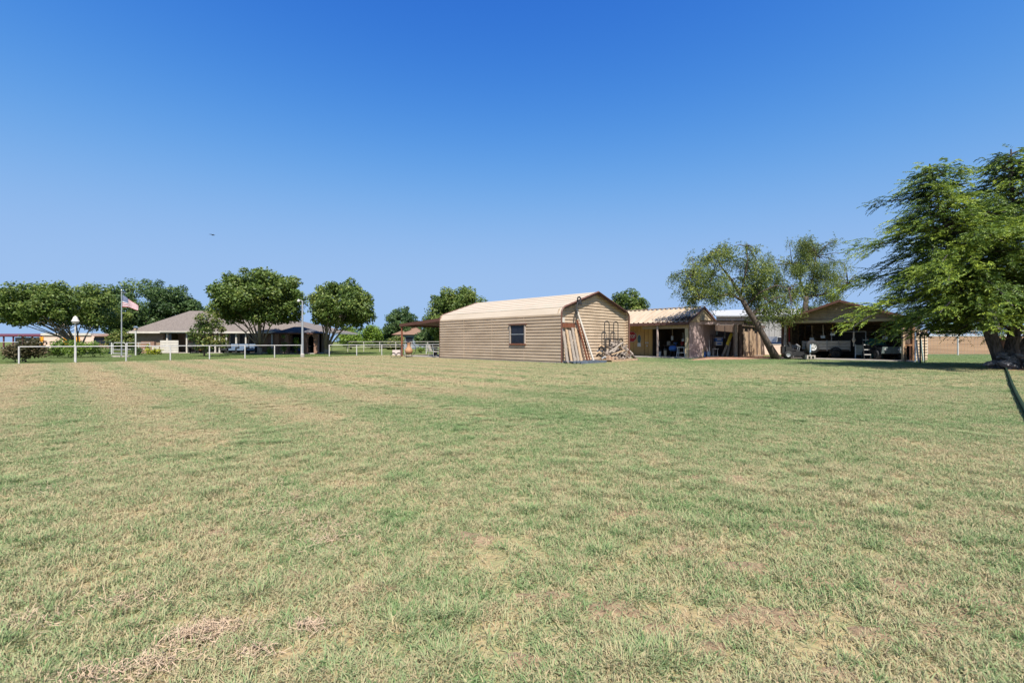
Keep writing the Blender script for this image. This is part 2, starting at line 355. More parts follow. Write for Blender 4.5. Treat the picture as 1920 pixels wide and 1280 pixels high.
# grass blades: square patches of blades instanced over the lawn in view
rg = np.random.default_rng(11)
def quads_to_mesh(name, Q, tint, m, tri=False):
    k = Q.shape[1]; n = Q.shape[0]; me = bpy.data.meshes.new(name)
    me.vertices.add(n * k); me.vertices.foreach_set('co', Q.reshape(-1).astype(np.float32))
    me.loops.add(n * k); me.loops.foreach_set('vertex_index', np.arange(n * k, dtype=np.int32))
    me.polygons.add(n); me.polygons.foreach_set('loop_start', np.arange(0, n * k, k, dtype=np.int32))
    me.update(calc_edges=True)
    a = me.attributes.new('tint', 'FLOAT', 'FACE'); a.data.foreach_set('value', tint.astype(np.float32))
    me.materials.append(m); return me
def grass_patch(name, size, n, L, W, seg):
    # tufts: blade roots cluster around tuft centres, blades of one tuft share a tint
    nt = int(size * size * 150); tc = rg.uniform(-size/2, size/2, (nt, 2)); tt = rg.normal(.5, .32, nt)
    ti = rg.integers(0, nt, n); root = tc[ti] + rg.normal(0, .022, (n, 2)); fr = rg.random(n) < .28
    root[fr] = rg.uniform(-size/2, size/2, (fr.sum(), 2))
    ln = L * rg.uniform(.45, 1.2, n) * np.clip(.75 + .5 * tt[ti], .5, 1.4); th = rg.uniform(0, 2*np.pi, n)
    lean = np.abs(rg.normal(.85, .42, n)); lean = np.clip(lean, .05, 1.45)
    d = np.stack([np.cos(th)*np.sin(lean), np.sin(th)*np.sin(lean), np.cos(lean)], 1)
    dr = np.stack([np.cos(th), np.sin(th), -np.ones(n)*.5], 1)
    sd = np.stack([-np.sin(th), np.cos(th), np.zeros(n)], 1); tw = rg.uniform(-1, 1, (n, 1)); sd = sd + dr * tw * .5
    P0 = np.concatenate([root, np.zeros((n, 1))], 1); w = (W * rg.uniform(.6, 1.3, n))[:, None]
    P1 = P0 + d * (ln * .55)[:, None]; P2 = P1 + (d * .8 + dr * .45) * (ln * .5)[:, None]
    P2[:, 2] = np.maximum(P2[:, 2], .004)
    tint = np.clip(tt[ti] * .7 + rg.uniform(-.1, .55, n), 0, 1)
    tint[rg.random(n) < .25] = 0.0            # dead straw blades
    if seg == 2:
        Q1 = np.stack([P0 - sd*w, P0 + sd*w, P1 + sd*w*.8, P1 - sd*w*.8], 1)
        Q2 = np.stack([P1 - sd*w*.8, P1 + sd*w*.8, P2, P2 - sd*w*.01], 1)
        Q = np.concatenate([Q1, Q2]); t2 = np.concatenate([tint, tint])
        return quads_to_mesh(name, Q, t2, BLADE)
    Q = np.stack([P0 - sd*w, P0 + sd*w, P2], 1)
    return quads_to_mesh(name, Q, tint, BLADE)
gcol_n = bpy.data.collections.new('grass_near'); gcol_f = bpy.data.collections.new('grass_far')
for i in range(5):
    gcol_n.objects.link(bpy.data.objects.new('grass_clump', grass_patch('grass_clump', 1.1, 10500, .048, .0021, 2)))
for i in range(4):
    gcol_f.objects.link(bpy.data.objects.new('grass_clump_far', grass_patch('grass_clump_far', 2.4, 9000, .05, .005, 1)))
def gn_scatter(name, col, pts, rots, scls, idx, label):
    me = bpy.data.meshes.new(name); me.from_pydata([tuple(p) for p in pts], [], [])
    for nm, typ, dat in (('rot', 'FLOAT', rots), ('scl', 'FLOAT', scls), ('idx', 'INT', idx)):
        a = me.attributes.new(nm, typ, 'POINT'); a.data.foreach_set('value', dat)
    o = bpy.data.objects.new(name, me); C.objects.link(o)
    g = bpy.data.node_groups.new(name + '_scatter', 'GeometryNodeTree')
    g.interface.new_socket('Geometry', in_out='INPUT', socket_type='NodeSocketGeometry'); g.interface.new_socket('Geometry', in_out='OUTPUT', socket_type='NodeSocketGeometry')
    gi = g.nodes.new('NodeGroupInput'); go = g.nodes.new('NodeGroupOutput'); ip = g.nodes.new('GeometryNodeInstanceOnPoints')
    ci = g.nodes.new('GeometryNodeCollectionInfo'); ci.inputs['Collection'].default_value = col; ci.inputs['Separate Children'].default_value = True; ci.inputs['Reset Children'].default_value = True
    def na(nm, typ):
        n = g.nodes.new('GeometryNodeInputNamedAttribute'); n.data_type = typ; n.inputs['Name'].default_value = nm; return n.outputs['Attribute']
    cx = g.nodes.new('ShaderNodeCombineXYZ'); cs = g.nodes.new('ShaderNodeCombineXYZ'); L = g.links.new
    L(na('rot', 'FLOAT'), cx.inputs[2]); s = na('scl', 'FLOAT')
    cs.inputs[0].default_value = 1; cs.inputs[1].default_value = 1; L(s, cs.inputs[2])
    L(gi.outputs[0], ip.inputs['Points']); L(ci.outputs[0], ip.inputs['Instance']); ip.inputs['Pick Instance'].default_value = True
    L(na('idx', 'INT'), ip.inputs['Instance Index']); L(cx.outputs[0], ip.inputs['Rotation']); L(cs.outputs[0], ip.inputs['Scale']); L(ip.outputs[0], go.inputs[0])
    md = o.modifiers.new('scatter', 'NODES'); md.node_group = g
    return tag(o, label, 'grass', kind='stuff')
pn = [(x + rg.uniform(-.1,.1), y + rg.uniform(-.1,.1), 0) for y in np.arange(.6, 13.0, .74) for x in np.arange(-20, 20, .74) if abs(x) < 1.18*y + 2.2]
gn_scatter('lawn_grass', gcol_n, pn, rg.uniform(0, 6.28, len(pn)), rg.uniform(.75, 1.2, len(pn)), rg.integers(0, 5, len(pn)), 'short dry mown grass blades covering the lawn near the viewer')
pf = [(x + rg.uniform(-.2,.2), y + rg.uniform(-.2,.2), zg(x, y)) for y in np.arange(13.6, 56, 1.75) for x in np.arange(-66, 66, 1.75) if abs(x) < 1.18*y + 3 and not (x > 14 and y > 46)]
gn_scatter('lawn_grass', gcol_f, pf, rg.uniform(0, 6.28, len(pf)), rg.uniform(.8, 1.2, len(pf)), rg.integers(0, 4, len(pf)), 'mown grass blades covering the middle and far lawn')

# taller green tufts standing in the lawn
tcol = bpy.data.collections.new('grass_tuft')
for i in range(4):
    n = 260; root = rg.normal(0, .06, (n, 2)); th = np.arctan2(root[:,1], root[:,0]) + rg.normal(0, .7, n); lean = np.clip(np.abs(rg.normal(.6, .35, n)), .05, 1.3)
    d = np.stack([np.cos(th)*np.sin(lean), np.sin(th)*np.sin(lean), np.cos(lean)], 1); sd = np.stack([-np.sin(th), np.cos(th), np.zeros(n)], 1) * .0022
    ln = rg.uniform(.04, .085, n)[:, None]; P0 = np.concatenate([root, np.zeros((n, 1))], 1); P1 = P0 + d*ln*.6; P2 = P1 + (d*.7 + np.stack([np.cos(th), np.sin(th), -np.ones(n)*.6], 1)*.5)*ln*.5
    Q = np.concatenate([np.stack([P0-sd, P0+sd, P1+sd*.8, P1-sd*.8], 1), np.stack([P1-sd*.8, P1+sd*.8, P2, P2-sd*.02], 1)]); tt = np.clip(rg.normal(.68, .28, n), 0, 1.2)
    tcol.objects.link(bpy.data.objects.new('grass_tuft', quads_to_mesh('grass_tuft', Q, np.concatenate([tt, tt]), BLADE)))
pt = []
while len(pt) < 1300:
    y = 1.5 + 19 * rg.random() ** .7; x = rg.uniform(-1.2, 1.2) * y
    if math.sin(x*1.3 + 2*math.sin(y*.9)) + math.sin(y*1.7 + x*.4) + rg.normal(0, 1.5) > .5: pt.append((x, y, 0))
gn_scatter('lawn_tufts', tcol, pt, rg.uniform(0, 6.28, len(pt)), rg.uniform(.5, 1.05, len(pt)), rg.integers(0, 4, len(pt)), 'taller green grass tufts scattered over the lawn')
# patches of bare soil between the grass
sm_ = MB(); rb_ = random.Random(31)
for (x, y, r) in [(1150,1140,.15),(1430,1155,.17),(1510,1085,.14),(1690,1100,.16),(1850,1140,.2),(1280,1035,.14),(1570,1265,.08),(1240,1180,.09),(1400,1065,.13),(1760,1180,.12),(1330,1215,.08),(980,1240,.07),(1640,1190,.09),(1200,960,.2),(1480,985,.22),(700,1105,.10),(880,1010,.15),(1740,1010,.2),(1020,1120,.1),(560,1080,.1),(1860,960,.3),(1350,900,.3),(420,1000,.14)]:
    Y = H * F / (y - 640); c = V((gx(x, Y), Y, 0)); n = 14; rs_ = [r*rb_.uniform(.55,1.35) for _ in range(n)]
    sm_.add([c + V((0,0,.013))] + [c + V((rs_[k]*.6*1.5*math.cos(6.283*k/n), rs_[k]*.6*.8*math.sin(6.283*k/n), rb_.uniform(.007,.014))) for k in range(n)] + [c + V((rs_[k]*1.5*math.cos(6.283*k/n), rs_[k]*.8*math.sin(6.283*k/n), -.004)) for k in range(n)],
            [(0, 1+k, 1+(k+1)%n) for k in range(n)] + [(1+k, 1+n+k, 1+n+(k+1)%n, 1+(k+1)%n) for k in range(n)])
tag(sm_.build('bare_soil', mat('bare_soil', (.29,.205,.12), (.15,.10,.058), 22, .95, bump=1.0), smooth=True), kind='structure')

# clumps of raked dead clippings lying on the lawn
def clippings(spots):
    straw = mat('dead_straw', (.45,.34,.235), (.33,.235,.155), 40, .9)
    Qs = []
    for (x, y, r, n, hz) in spots:
        Y = H * F / (y - 640); c = np.array([gx(x, Y), Y])
        p = rg.normal(0, r, (n, 2)); rr = np.exp(-(p**2).sum(1) / (r*r*1.2)); th = rg.uniform(0, 2*np.pi, n); el = rg.normal(.0, .45, n)
        p = p * (.45 + .55*np.abs(np.sin(np.arctan2(p[:,1], p[:,0]) * 2.5 + x)))[:, None]; P = np.stack([c[0] + p[:,0]*1.7, c[1] + p[:,1]*.9, .018 + rr*hz*.6*rg.uniform(0,1,n)], 1)
        d = np.stack([np.cos(th)*np.cos(el), np.sin(th)*np.cos(el), np.sin(el)], 1) * rg.uniform(.014,.034,n)[:,None]
        s = np.stack([-np.sin(th), np.cos(th), rg.uniform(-1,1,n)], 1) * .0011
        Qs.append(np.stack([P-d-s, P-d+s, P+d+s, P+d-s], 1))
    Q = np.concatenate(Qs); Q[:,:,2] = np.maximum(Q[:,:,2], .006)
    o = bpy.data.objects.new('grass_clippings', quads_to_mesh('grass_clippings', Q, np.zeros(len(Q)), straw)); C.objects.link(o)
    tag(o, 'tufts of dead brown grass clippings lying on the lawn', 'clippings', kind='stuff')
clippings([(365,1195,.06,420,.04),(405,1182,.05,260,.035),(280,1252,.06,300,.03),(160,1275,.06,260,.03),(582,1178,.035,160,.03),(500,965,.12,260,.02),(600,985,.16,300,.02),
           (560,935,.16,240,.02),(620,1015,.10,180,.02),(90,918,.14,200,.02),(240,1130,.07,150,.02),(170,870,.15,160,.015),(760,865,.22,240,.015),
           (520,905,.18,180,.015),(480,1225,.04,120,.02),(60,1165,.08,150,.02)])

# ------------------------------------------------------------------ dirt and slabs
dm = MB(); pts = []
edge = [(1283,676),(1330,674.5),(1385,674.5),(1440,673),(1455,671),(1430,667),(1388,668.5),(1320,669)]
def gpt(x, y, z=0): Y = H * F / (y - 640); return V((gx(x, Y), Y, z))
ring = [gpt(x, y) for x, y in edge]; cen = sum(ring, V()) / len(ring)
dm.add([cen + V((0,0,.10))] + [cen.lerp(p, .6) + V((0,0,.09)) for p in ring] + ring,
       [(0, 1+i, 1+(i+1)%8) for i in range(8)] + [(1+i, 9+i, 9+(i+1)%8, 1+(i+1)%8) for i in range(8)])
tag(dm.build('dirt_patch', dirt, smooth=True), kind='structure')
dm = MB(); c0 = V((24.6, 20.8, 0)); rr = [(1.6+.5*math.sin(i*2.1)+.9*(i%12 < 4), 2*math.pi*i/12) for i in range(12)]
dm.add([c0 + V((0,0,.10))] + [c0 + V((r*1.5*math.cos(a), r*.55*math.sin(a), .0)) for r, a in rr], [(0, 1+i, 1+(i+1)%12) for i in range(12)])
tag(dm.build('bare_earth', dirt, smooth=True), kind='structure')

# ------------------------------------------------------------------ ribbed metal barn
barn = thing('metal_barn', 'tan horizontally ribbed metal barn with rounded eaves and brown trim', 'barn', (2.94,27,0), R0)
BW, BL, RZ = 7.7, 12.0, 4.54
def bez(p0, p1, p2, n=6): return [((1-t)**2*p0[0]+2*t*(1-t)*p1[0]+t*t*p2[0], (1-t)**2*p0[1]+2*t*(1-t)*p1[1]+t*t*p2[1]) for t in [i/n for i in range(n+1)]]
arcL = bez((0,2.95), (0,3.28), (.36,3.40)); arcR = [(BW-a, b) for a, b in arcL][::-1]
full = [(0,.06)] + arcL + [(BW/2,RZ)] + arcR + [(BW,.06)]
def flip(path): return [(a, b) for a, b in path]
w = MB(); w.ribbed_path([(0,.06),(0,2.95)], -BL, 0, .193, .055, .108, .008); w.build('wall', tan, barn)
w = MB(); w.ribbed_path([(BW,2.95),(BW,.06)], -BL, 0, .193, .034, .075, .022); w.build('wall', tan, barn)
r = MB(); r.ribbed_path(arcL + [(BW/2,RZ)], -BL-.05, 0, .56, .03, .05, .012); r.build('roof', tan_roof, barn)
r = MB(); r.ribbed_path([(BW/2,RZ)] + arcR, -BL-.05, 0, .46, .028, .06, .03); r.build('roof', tan_roof, barn)
def outline_rng(z):
    if z <= 2.95: return (0, BW)
    for i in range(1, len(full)):
        (a0,b0),(a1,b1) = full[i-1], full[i]
        if b0 <= z <= b1 and b1 > b0: a = a0 + (a1-a0)*(z-b0)/(b1-b0); return (a, BW-a)
    return (BW/2, BW/2)
for gxp, nn in ((-.30, V((1,0,0))), (-BL+.02, V((-1,0,0)))):
    g = MB(); g.ribbed((gxp,0,.06), (0,1,0), (0,0,1), nn, 4.44, lambda t: outline_rng(t+.06), .193, .036, .10, .014)
    g.build('gable_wall', tan, barn)
t = MB(); t.tube([(0.0,a,b) for a, b in full], .062, 4); t.build('trim', trim, barn)
t = MB(); t.tube([(-BL-.06,a,b) for a, b in full], .05, 4); t.build('trim', trim, barn)
t = MB(); t.box(-BL, 0, -.05, .09, .0, .075); t.build('base_rail', wood_grey, barn)
fl = MB(); fl.box(-BL, 0, .1, BW, 0, .06); fl.build('floor_slab', concrete, barn)
# rake soffit edge
for sgn in (0, 1):
    m_ = MB(); a = lambda y: y if sgn == 0 else BW - y
    m_.bar((-.06, a(.4), 3.33), (-.06, a(BW/2), RZ-.10), .05, .10); m_.build('rake_board', trim, barn)
# lapped sheet joints and screw heads down the long wall
for k in range(1, 4):
    t = MB(); t.box(-3.02*k-.006, -3.02*k+.006, -.057, -.0, .08, 2.93); t.build('panel_lap', tan, barn)
for k in range(13):
    t = MB()
    for i in range(15): t.box(-.18-.97*k, -.15-.97*k, -.008, .0, .10+.193*i, .13+.193*i)
    o_ = t.build('screw_line', galv, barn); o_['kind'] = 'stuff'
# window in the long wall
wx0, wx1, wz0, wz1 = -4.18, -2.95, 1.18, 2.34
wd = MB(); wd.box(wx0, wx1, -.062, .10, wz0, wz1); wdo = wd.build('window', dark, barn)
fr = MB()
pf_ = mat('pale_frame', (.36,.30,.25), (.30,.25,.21), 4, .6)
for fa in (wx0-.09, wx1): fr = MB(); fr.box(fa, fa+.09, -.12, .0, wz0-.02, wz1+.02); fr.build('frame', pf_, wdo)
fr = MB(); fr.box(wx0-.16, wx1+.16, -.15, .0, wz1+.021, wz1+.11); fr.build('head_trim', trim, wdo)
fr = MB(); fr.box(wx0-.10, wx1+.10, -.14, .0, wz0-.10, wz0-.021); fr.build('sill', rust, wdo)
for z0, z1 in ((wz0+.05, (wz0+wz1)/2-.025), ((wz0+wz1)/2+.025, wz1-.04)):
    p = MB(); p.box(wx0+.08, wx1-.08, -.082, -.063, z0, z1); p.build('pane', glass, wdo)
fr = MB(); fr.box(wx0+.03, wx1-.03, -.10, -.064, (wz0+wz1)/2-.022, (wz0+wz1)/2+.022)
fr.build('sash', galv, wdo)
gb = MB(); gb.tube([(-.02,BW+.03,.1),(-.02,BW+.06,3.0)], .045, 6); gb.build('downpipe', tan_roof, barn)
# open canopy on the barn's far end
cp = thing('lean_to_canopy', 'flat brown metal canopy on a rusty post at the far barn end', 'canopy', (2.94,27,0), R0)
t = MB(); t.add([(-BL-.1,.1,3.02),(-BL-5.9,.1,2.72),(-BL-5.9,6,2.72),(-BL-.1,6,3.02),(-BL-.1,.1,3.06),(-BL-5.9,.1,2.76),(-BL-5.9,6,2.76),(-BL-.1,6,3.06)],
      [(0,3,2,1),(4,5,6,7),(0,1,5,4),(1,2,6,5),(2,3,7,6),(3,0,4,7)]); t.build('roof_sheet', maroon, cp)
t = MB(); t.bar((-BL-.1,.04,3.0), (-BL-5.95,.04,2.70), .07, .24); t.build('fascia', trim, cp)
t = MB(); t.bar((-BL-5.93,.1,2.71), (-BL-5.93,6,2.71), .07, .22); t.build('fascia', trim, cp)
for y in (.12, 5.9):
    t = MB(); t.tube([(-BL-5.75,y,0),(-BL-5.75,y,2.72)], .085, 8); t.build('post', rust, cp)
t = MB(); t.box(-BL-5.6, -BL-.05, .2, 6, 0, .09); t.build('slab', concrete, cp)

# ------------------------------------------------------------------ ochre shed with gable roof
shed = thing('gable_shed', 'ochre walled shed with tan ribbed gable roof and open bay', 'shed', (13.43,34.5,0), R0)
SW, SL, EZ, RZ2 = 5.2, 9.0, 2.92, 4.02
def roof_slope(y0, z0, y1, z1, x0, x1, m, parent, pitch=.42, rh=.07):
    b = V((0, y1-y0, z1-z0)); L_ = b.length; b.normalize(); n = V((0, -b.z, b.y)); n = n if n.z > 0 else -n
    s_ = MB(); s_.ribbed((x0,y0,z0), b, (1,0,0), n, x1-x0, lambda t: (0, L_), pitch, rh, .10, .03); return s_.build('roof', m, parent)
oldroof = mat('stained_tan_roof', (.42,.34,.25), (.33,.255,.18), 1.2, .65, stretch=(2,.5,.5))
roof_slope(-.35, EZ-.14, SW/2, RZ2, -SL, .12, oldroof, shed)
roof_slope(SW+.35, EZ-.14, SW/2, RZ2, -SL, .12, oldroof, shed)
t = MB(); t.bar((-SL,-.36,EZ-.25), (.10,-.36,EZ-.25), .05, .22); t.build('fascia', trim, shed)
t = MB(); t.bar((-SL,SW/2,RZ2+.05), (.13,SW/2,RZ2+.09), .3, .05); t.build('ridge_cap', oldroof, shed)
for sg in (0, 1):
    a = (lambda y: y) if sg == 0 else (lambda y: SW - y)
    t = MB(); t.bar((.13,a(-.36),EZ-.17), (.13,a(SW/2),RZ2-.01), .05, .15); t.build('rake_board', trim, shed)
    t = MB(); t.bar((.06,a(.2),EZ-.06), (.06,a(SW/2),RZ2-.2), .05, .09); t.build('inner_trim', cream, shed)
t = MB(); t.prism([(0,EZ-.12),(SW,EZ-.12),(SW/2,RZ2-.08)], 'x', -.05, .02); t.build('gable_board', cream, shed)
t = MB(); t.ribbed((.0,0,.05), (0,0,1), (0,1,0), (1,0,0), 2.5, lambda q: (0, EZ-.19), .23, .035, .05, .03); t.build('end_wall', mauve, shed)
t = MB(); t.box(-.05, -.01, 2.5, SW, .05, EZ-.15); t.build('end_wall', mauve, shed)
t = MB(); t.box(-SL, -3.97, 1.8, 1.9, .05, EZ); t.build('front_wall', yellow, shed)
t = MB()
for k in range(14): t.box(-SL+.1+k*.35, -SL+.125+k*.35, 1.788, 1.803, .06, EZ-.05)
t.build('batten', wood_or, shed)
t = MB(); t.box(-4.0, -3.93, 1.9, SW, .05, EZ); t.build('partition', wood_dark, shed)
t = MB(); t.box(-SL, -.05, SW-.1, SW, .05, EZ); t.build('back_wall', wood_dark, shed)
t = MB(); t.box(-3.9, -.02, -.02, .12, EZ-.62, EZ-.36); t.build('header', wood_tan, shed)
t = MB(); t.box(-.32, -.06, -.02, .13, .05, EZ-.62); t.build('jamb', cream, shed)
t = MB(); t.tube([(-2.46,-.2,.05),(-2.46,-.2,EZ-.3)], .085, 8); t.build('post', mat('pinkish_post', (.42,.31,.26), (.34,.25,.21), 5, .7), shed)
t = MB(); t.box(-SL, .2, -.45, SW-.11, 0, .085); t.build('slab', concrete, shed)
# door with oval light
dx0 = -5.62; d = MB(); d.box(dx0, dx0+.92, 1.76, 1.79, .1, 2.12); door = d.build('door', mat('ochre_door', (.46,.28,.105), (.40,.24,.09), 2, .6), shed)
ov = [(dx0+.46+.15*math.cos(a), 1.52+.34*math.sin(a)) for a in [2*math.pi*i/20 for i in range(20)]]
d = MB(); d.prism(ov, 'y', 1.74, 1.759); d.build('oval_pane', mat('leaded_glass', (.10,.20,.22), (.03,.05,.06), 25, .2), door)
d = MB(); d.prism([((x-dx0-.46)*1.15+dx0+.46, (z-1.52)*1.1+1.52) for x, z in ov], 'y', 1.75, 1.7595); d.build('oval_frame', galv, door)
n_ = MB(); n_.box(dx0+.31, dx0+.63, 1.73, 1.738, .86, 1.16); n_.build('notice', mat('printed_notice', (.72,.72,.70), (.30,.32,.36), 22, .8, lo=.5, hi=.56), door)
for k, (dx, z) in enumerate(((1.02,1.12),(1.2,1.12),(1.13,.86))):
    n_ = MB(); n_.box(dx0+dx, dx0+dx+.11, 1.775, 1.798, z, z+.13); n_.build('switch_plate', white, shed)

# leaf litter drifted on the shed roof
Q = []
for k in range(900):
    x = -abs(random.gauss(0, 1.0)); y = random.uniform(-.33, .75) * random.random()**.4
    y = max(-.33, y); z = EZ-.14 + (y+.35)/(SW/2+.35)*(RZ2-EZ+.14) + random.uniform(.03,.12)
    a = random.uniform(0, 6.28); s_ = random.uniform(.03, .08); p = V((x+.25, y, z)); d1 = V((math.cos(a), math.sin(a), random.uniform(-.3,.5)))*s_; d2 = V((-math.sin(a), math.cos(a), random.uniform(-.3,.5)))*s_*.5
    Q.append([p-d1, p-d2, p+d1, p+d2])
Q = np.array([[tuple(q) for q in r_] for r_ in Q]); lo_ = bpy.data.objects.new('leaf_litter', quads_to_mesh('leaf_litter', Q, np.zeros(len(Q)), mat('dead_leaves', (.20,.15,.14), (.10,.075,.07), 12, .9)))
C.objects.link(lo_); lo_.location = shed.location; lo_.rotation_euler = (0,0,R0)
tag(lo_, 'drift of dead leaves on the corner of the tan shed roof', 'leaf litter', kind='stuff')

# ------------------------------------------------------------------ flat roofed lean-to with live-edge slabs
LX0, LX1, LY, LZ = 14.92, 18.1, 36.0, 2.86
ls = thing('flat_roof_lean_to', 'flat roofed brown wooden lean-to with open front and slab wood side', 'shed', (LX0, LY, 0))
E1 = V((LX1, LY, 0)); E2 = E1 + V((.704,.71,0)) * 5.7
def wq(*p): return [V(q) for q in p]
t = MB(); t.bar((LX0-.15,LY-.12,LZ-.10), (LX1+.15,LY-.12,LZ-.10), .10, .26); t.build('header', mauve, ls, world=True)
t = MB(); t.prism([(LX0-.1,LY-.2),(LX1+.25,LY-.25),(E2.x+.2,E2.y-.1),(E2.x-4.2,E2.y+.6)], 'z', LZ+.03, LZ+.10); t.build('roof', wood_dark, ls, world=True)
t = MB(); t.bar(E1 + V((.1,-.05,LZ-.12)), E2 + V((.1,-.05,LZ-.30)), .08, .20); t.build('side_beam', wood_dark, ls, world=True)
for x in (LX1-.42, LX1-.05):
    t = MB(); t.box(x-.11, x+.11, LY-.1, LY+.12, .05, LZ-.23); t.build('post', wood_grey if x < LX1-.2 else wood_dark, ls, world=True)
t = MB(); t.bar(E1 + V((-.1,.12,LZ-.62)) + V((.704,.71,0))*.2, E2 + V((-.1,.12,LZ-.66)), .05, .62); t.build('upper_board', wood_dark, ls, world=True)
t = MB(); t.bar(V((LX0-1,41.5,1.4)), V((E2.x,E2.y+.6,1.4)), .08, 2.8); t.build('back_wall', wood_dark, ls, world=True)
t = MB(); t.prism([(LX0+.02,LY-.35),(LX1+.2,LY-.35),(E2.x,E2.y),(E2.x-4,E2.y+.5)], 'z', .0, .085); t.build('floor', dirt, ls, world=True)
rs = random.Random(5); s_ = .25
nrm = V((.71,-.704,0)); ax = V((.704,.71,0))
while s_ < 5.5:
    wd_ = rs.uniform(.20, .42); top = 2.28 + rs.uniform(-.22,.12) - s_*.03; n = 7; L_, R_ = [], []
    ph, am = rs.uniform(0,6), rs.uniform(.02,.06)
    for i in range(n):
        z = .1 + (top-.1)*i/(n-1); c = s_ + wd_/2 + am*math.sin(ph+i*1.1); hw = wd_/2*(1+.22*math.sin(ph*2+i*1.7)) * (1.12-.16*i/(n-1))
        L_.append((c-hw, z)); R_.append((c+hw, z))
    m_ = MB(); vs_ = []
    off = rs.uniform(.0,.07)
    for dpt in (off, off+.05):
        for (a, z) in L_ + R_[::-1]: vs_.append(E1 + ax*a + nrm*(dpt + (top-z)*rs.uniform(.02,.035)) + V((0,0,z)))
    k = 2*n; m_.add(vs_, [(i, n*2-1-i, n*2-2-i, i+1) for i in range(n-1)] + [(k+i, k+i+1, k+n*2-2-i, k+n*2-1-i) for i in range(n-1)] + [(i, (i+1)%k, k+(i+1)%k, k+i) for i in range(k)])
    m_.build('slab_board', (slabwood, wood_tan, slabwood, wood_dark)[rs.randrange(4)], ls, world=True); s_ += wd_ * rs.uniform(1.0, 1.28)

# ------------------------------------------------------------------ open carport
CX = thing('open_carport', 'brown metal carport with wide gable front and open dark bay', 'carport', (20.5,34.5,0), R0)
CW, CD, CE, CR = 7.34, 9.0, 2.78, 4.12
def slope_x(x0, z0, x1, z1, y0, y1, m, parent):
    b = V((x1-x0, 0, z1-z0)); L_ = b.length; b.normalize(); n = V((-b.z, 0, b.x)); n = n if n.z > 0 else -n
    s_ = MB(); s_.ribbed((x0,y0,z0), b, (0,1,0), n, y1-y0, lambda t: (0, L_), .3, .03, .05, .03); return s_.build('roof', m, parent)
slope_x(-.25, CE-.06, CW/2, CR, -.75, CD, oldroof, CX); slope_x(CW+.25, CE-.06, CW/2, CR, -.75, CD, oldroof, CX)
for a in (lambda x: x, lambda x: CW - x):
    t = MB(); t.bar((a(-.28),-.78,CE-.09), (a(CW/2),-.78,CR-.02), .06, .15); t.build('rake_board', trim, CX)
t = MB(); rng_ = lambda q: ((q/(CR-CE))*CW/2, CW-(q/(CR-CE))*CW/2)
t.ribbed((0,0,CE+.02), (1,0,0), (0,0,1), (0,-1,0), CR-CE-.06, rng_, .2, .02, .05, .02); t.build('gable_wall', tan_old, CX)
t = MB(); t.box(-.12, CW+.12, -.13, .05, CE-.13, CE+.04); t.build('front_beam', cream, CX)
for x in (0, CW):
    t = MB(); t.box(x-.07, x+.07, -.06, .08, 0, CE-.13); t.build('post', trim, CX)
t = MB(); t.box(.13, .26, -.05, .08, 0, CE-.13); t.build('post', white, CX)
t = MB(); t.ribbed((.0,.1,.05), (0,1,0), (0,0,1), (1,0,0), 2.7, lambda q: (0, CD), .2, .03, .06, .02); t.build('side_wall', tan_old, CX)
t = MB(); t.ribbed((CW,.1,.05), (0,1,0), (0,0,1), (-1,0,0), 2.7, lambda q: (0, CD), .2, .03, .06, .02); t.build('side_wall', tan_old, CX)
t = MB(); t.ribbed((0,CD,.05), (1,0,0), (0,0,1), (0,-1,0), 3.8, lambda q: (0, CW) if q < 2.7 else ((q-2.7)/(1.3)*CW/2, CW-(q-2.7)/1.3*CW/2), .2, .03, .06, .02); t.build('back_wall', tan_old, CX)
for y in (2.2, 4.4, 6.6):
    t = MB(); t.box(.03, .10, y, y+.09, .05, 2.7); t.build('stud', wood_tan, CX)
t = MB(); t.box(.27, .33, .6, .68, .05, 2.55); t.build('red_post', red, CX)
for y in (1.5, 3.2, 5.0):
    t = MB(); t.bar((0,y,CE-.1), (CW,y,CE-.1), .07, .14); t.build('tie_beam', wood_dark, CX)
t = MB(); t.box(-.1, CW+.2, -.7, CD, 0, .09); t.build('slab', concrete, CX)

# ------------------------------------------------------------------ grey metal building behind
gb = thing('grey_metal_building', 'large grey ribbed metal building with white roof behind the sheds', 'building', (gx(1343,62), 62, 0), 0)
GWd = 16.0
t = MB(); t.ribbed((0,0,1.9), (0,0,1), (1,0,0), (0,-1,0), GWd, lambda q: (0, 2.95), .75, .07, .25, .05); t.build('wall', greysteel, gb)
t = MB(); t.box(0, GWd, .1, .2, 0, 1.9); t.build('lower_wall', greysteel, gb)
t = MB(); t.add([(-.3,-.4,4.82),(GWd,-.4,4.82),(GWd,7,6.3),(2.5,7,6.0)], [(0,1,2,3)]); t.build('roof', mat('white_roof', (.37,.37,.365), (.31,.31,.31), 1, .7), gb)
t = MB(); t.add([(0,.05,4.8),(0,14,4.8),(2.5,7,6.0)], [(0,1,2)]); t.build('gable_wall', greysteel, gb)
t = MB(); t.box(-.2, GWd, -.42, -.3, 4.66, 4.84); t.build('gutter', galv, gb)
t = MB(); t.box(7.3, 9.2, .02, .09, .9, 1.75); t.build('window', glass, gb)

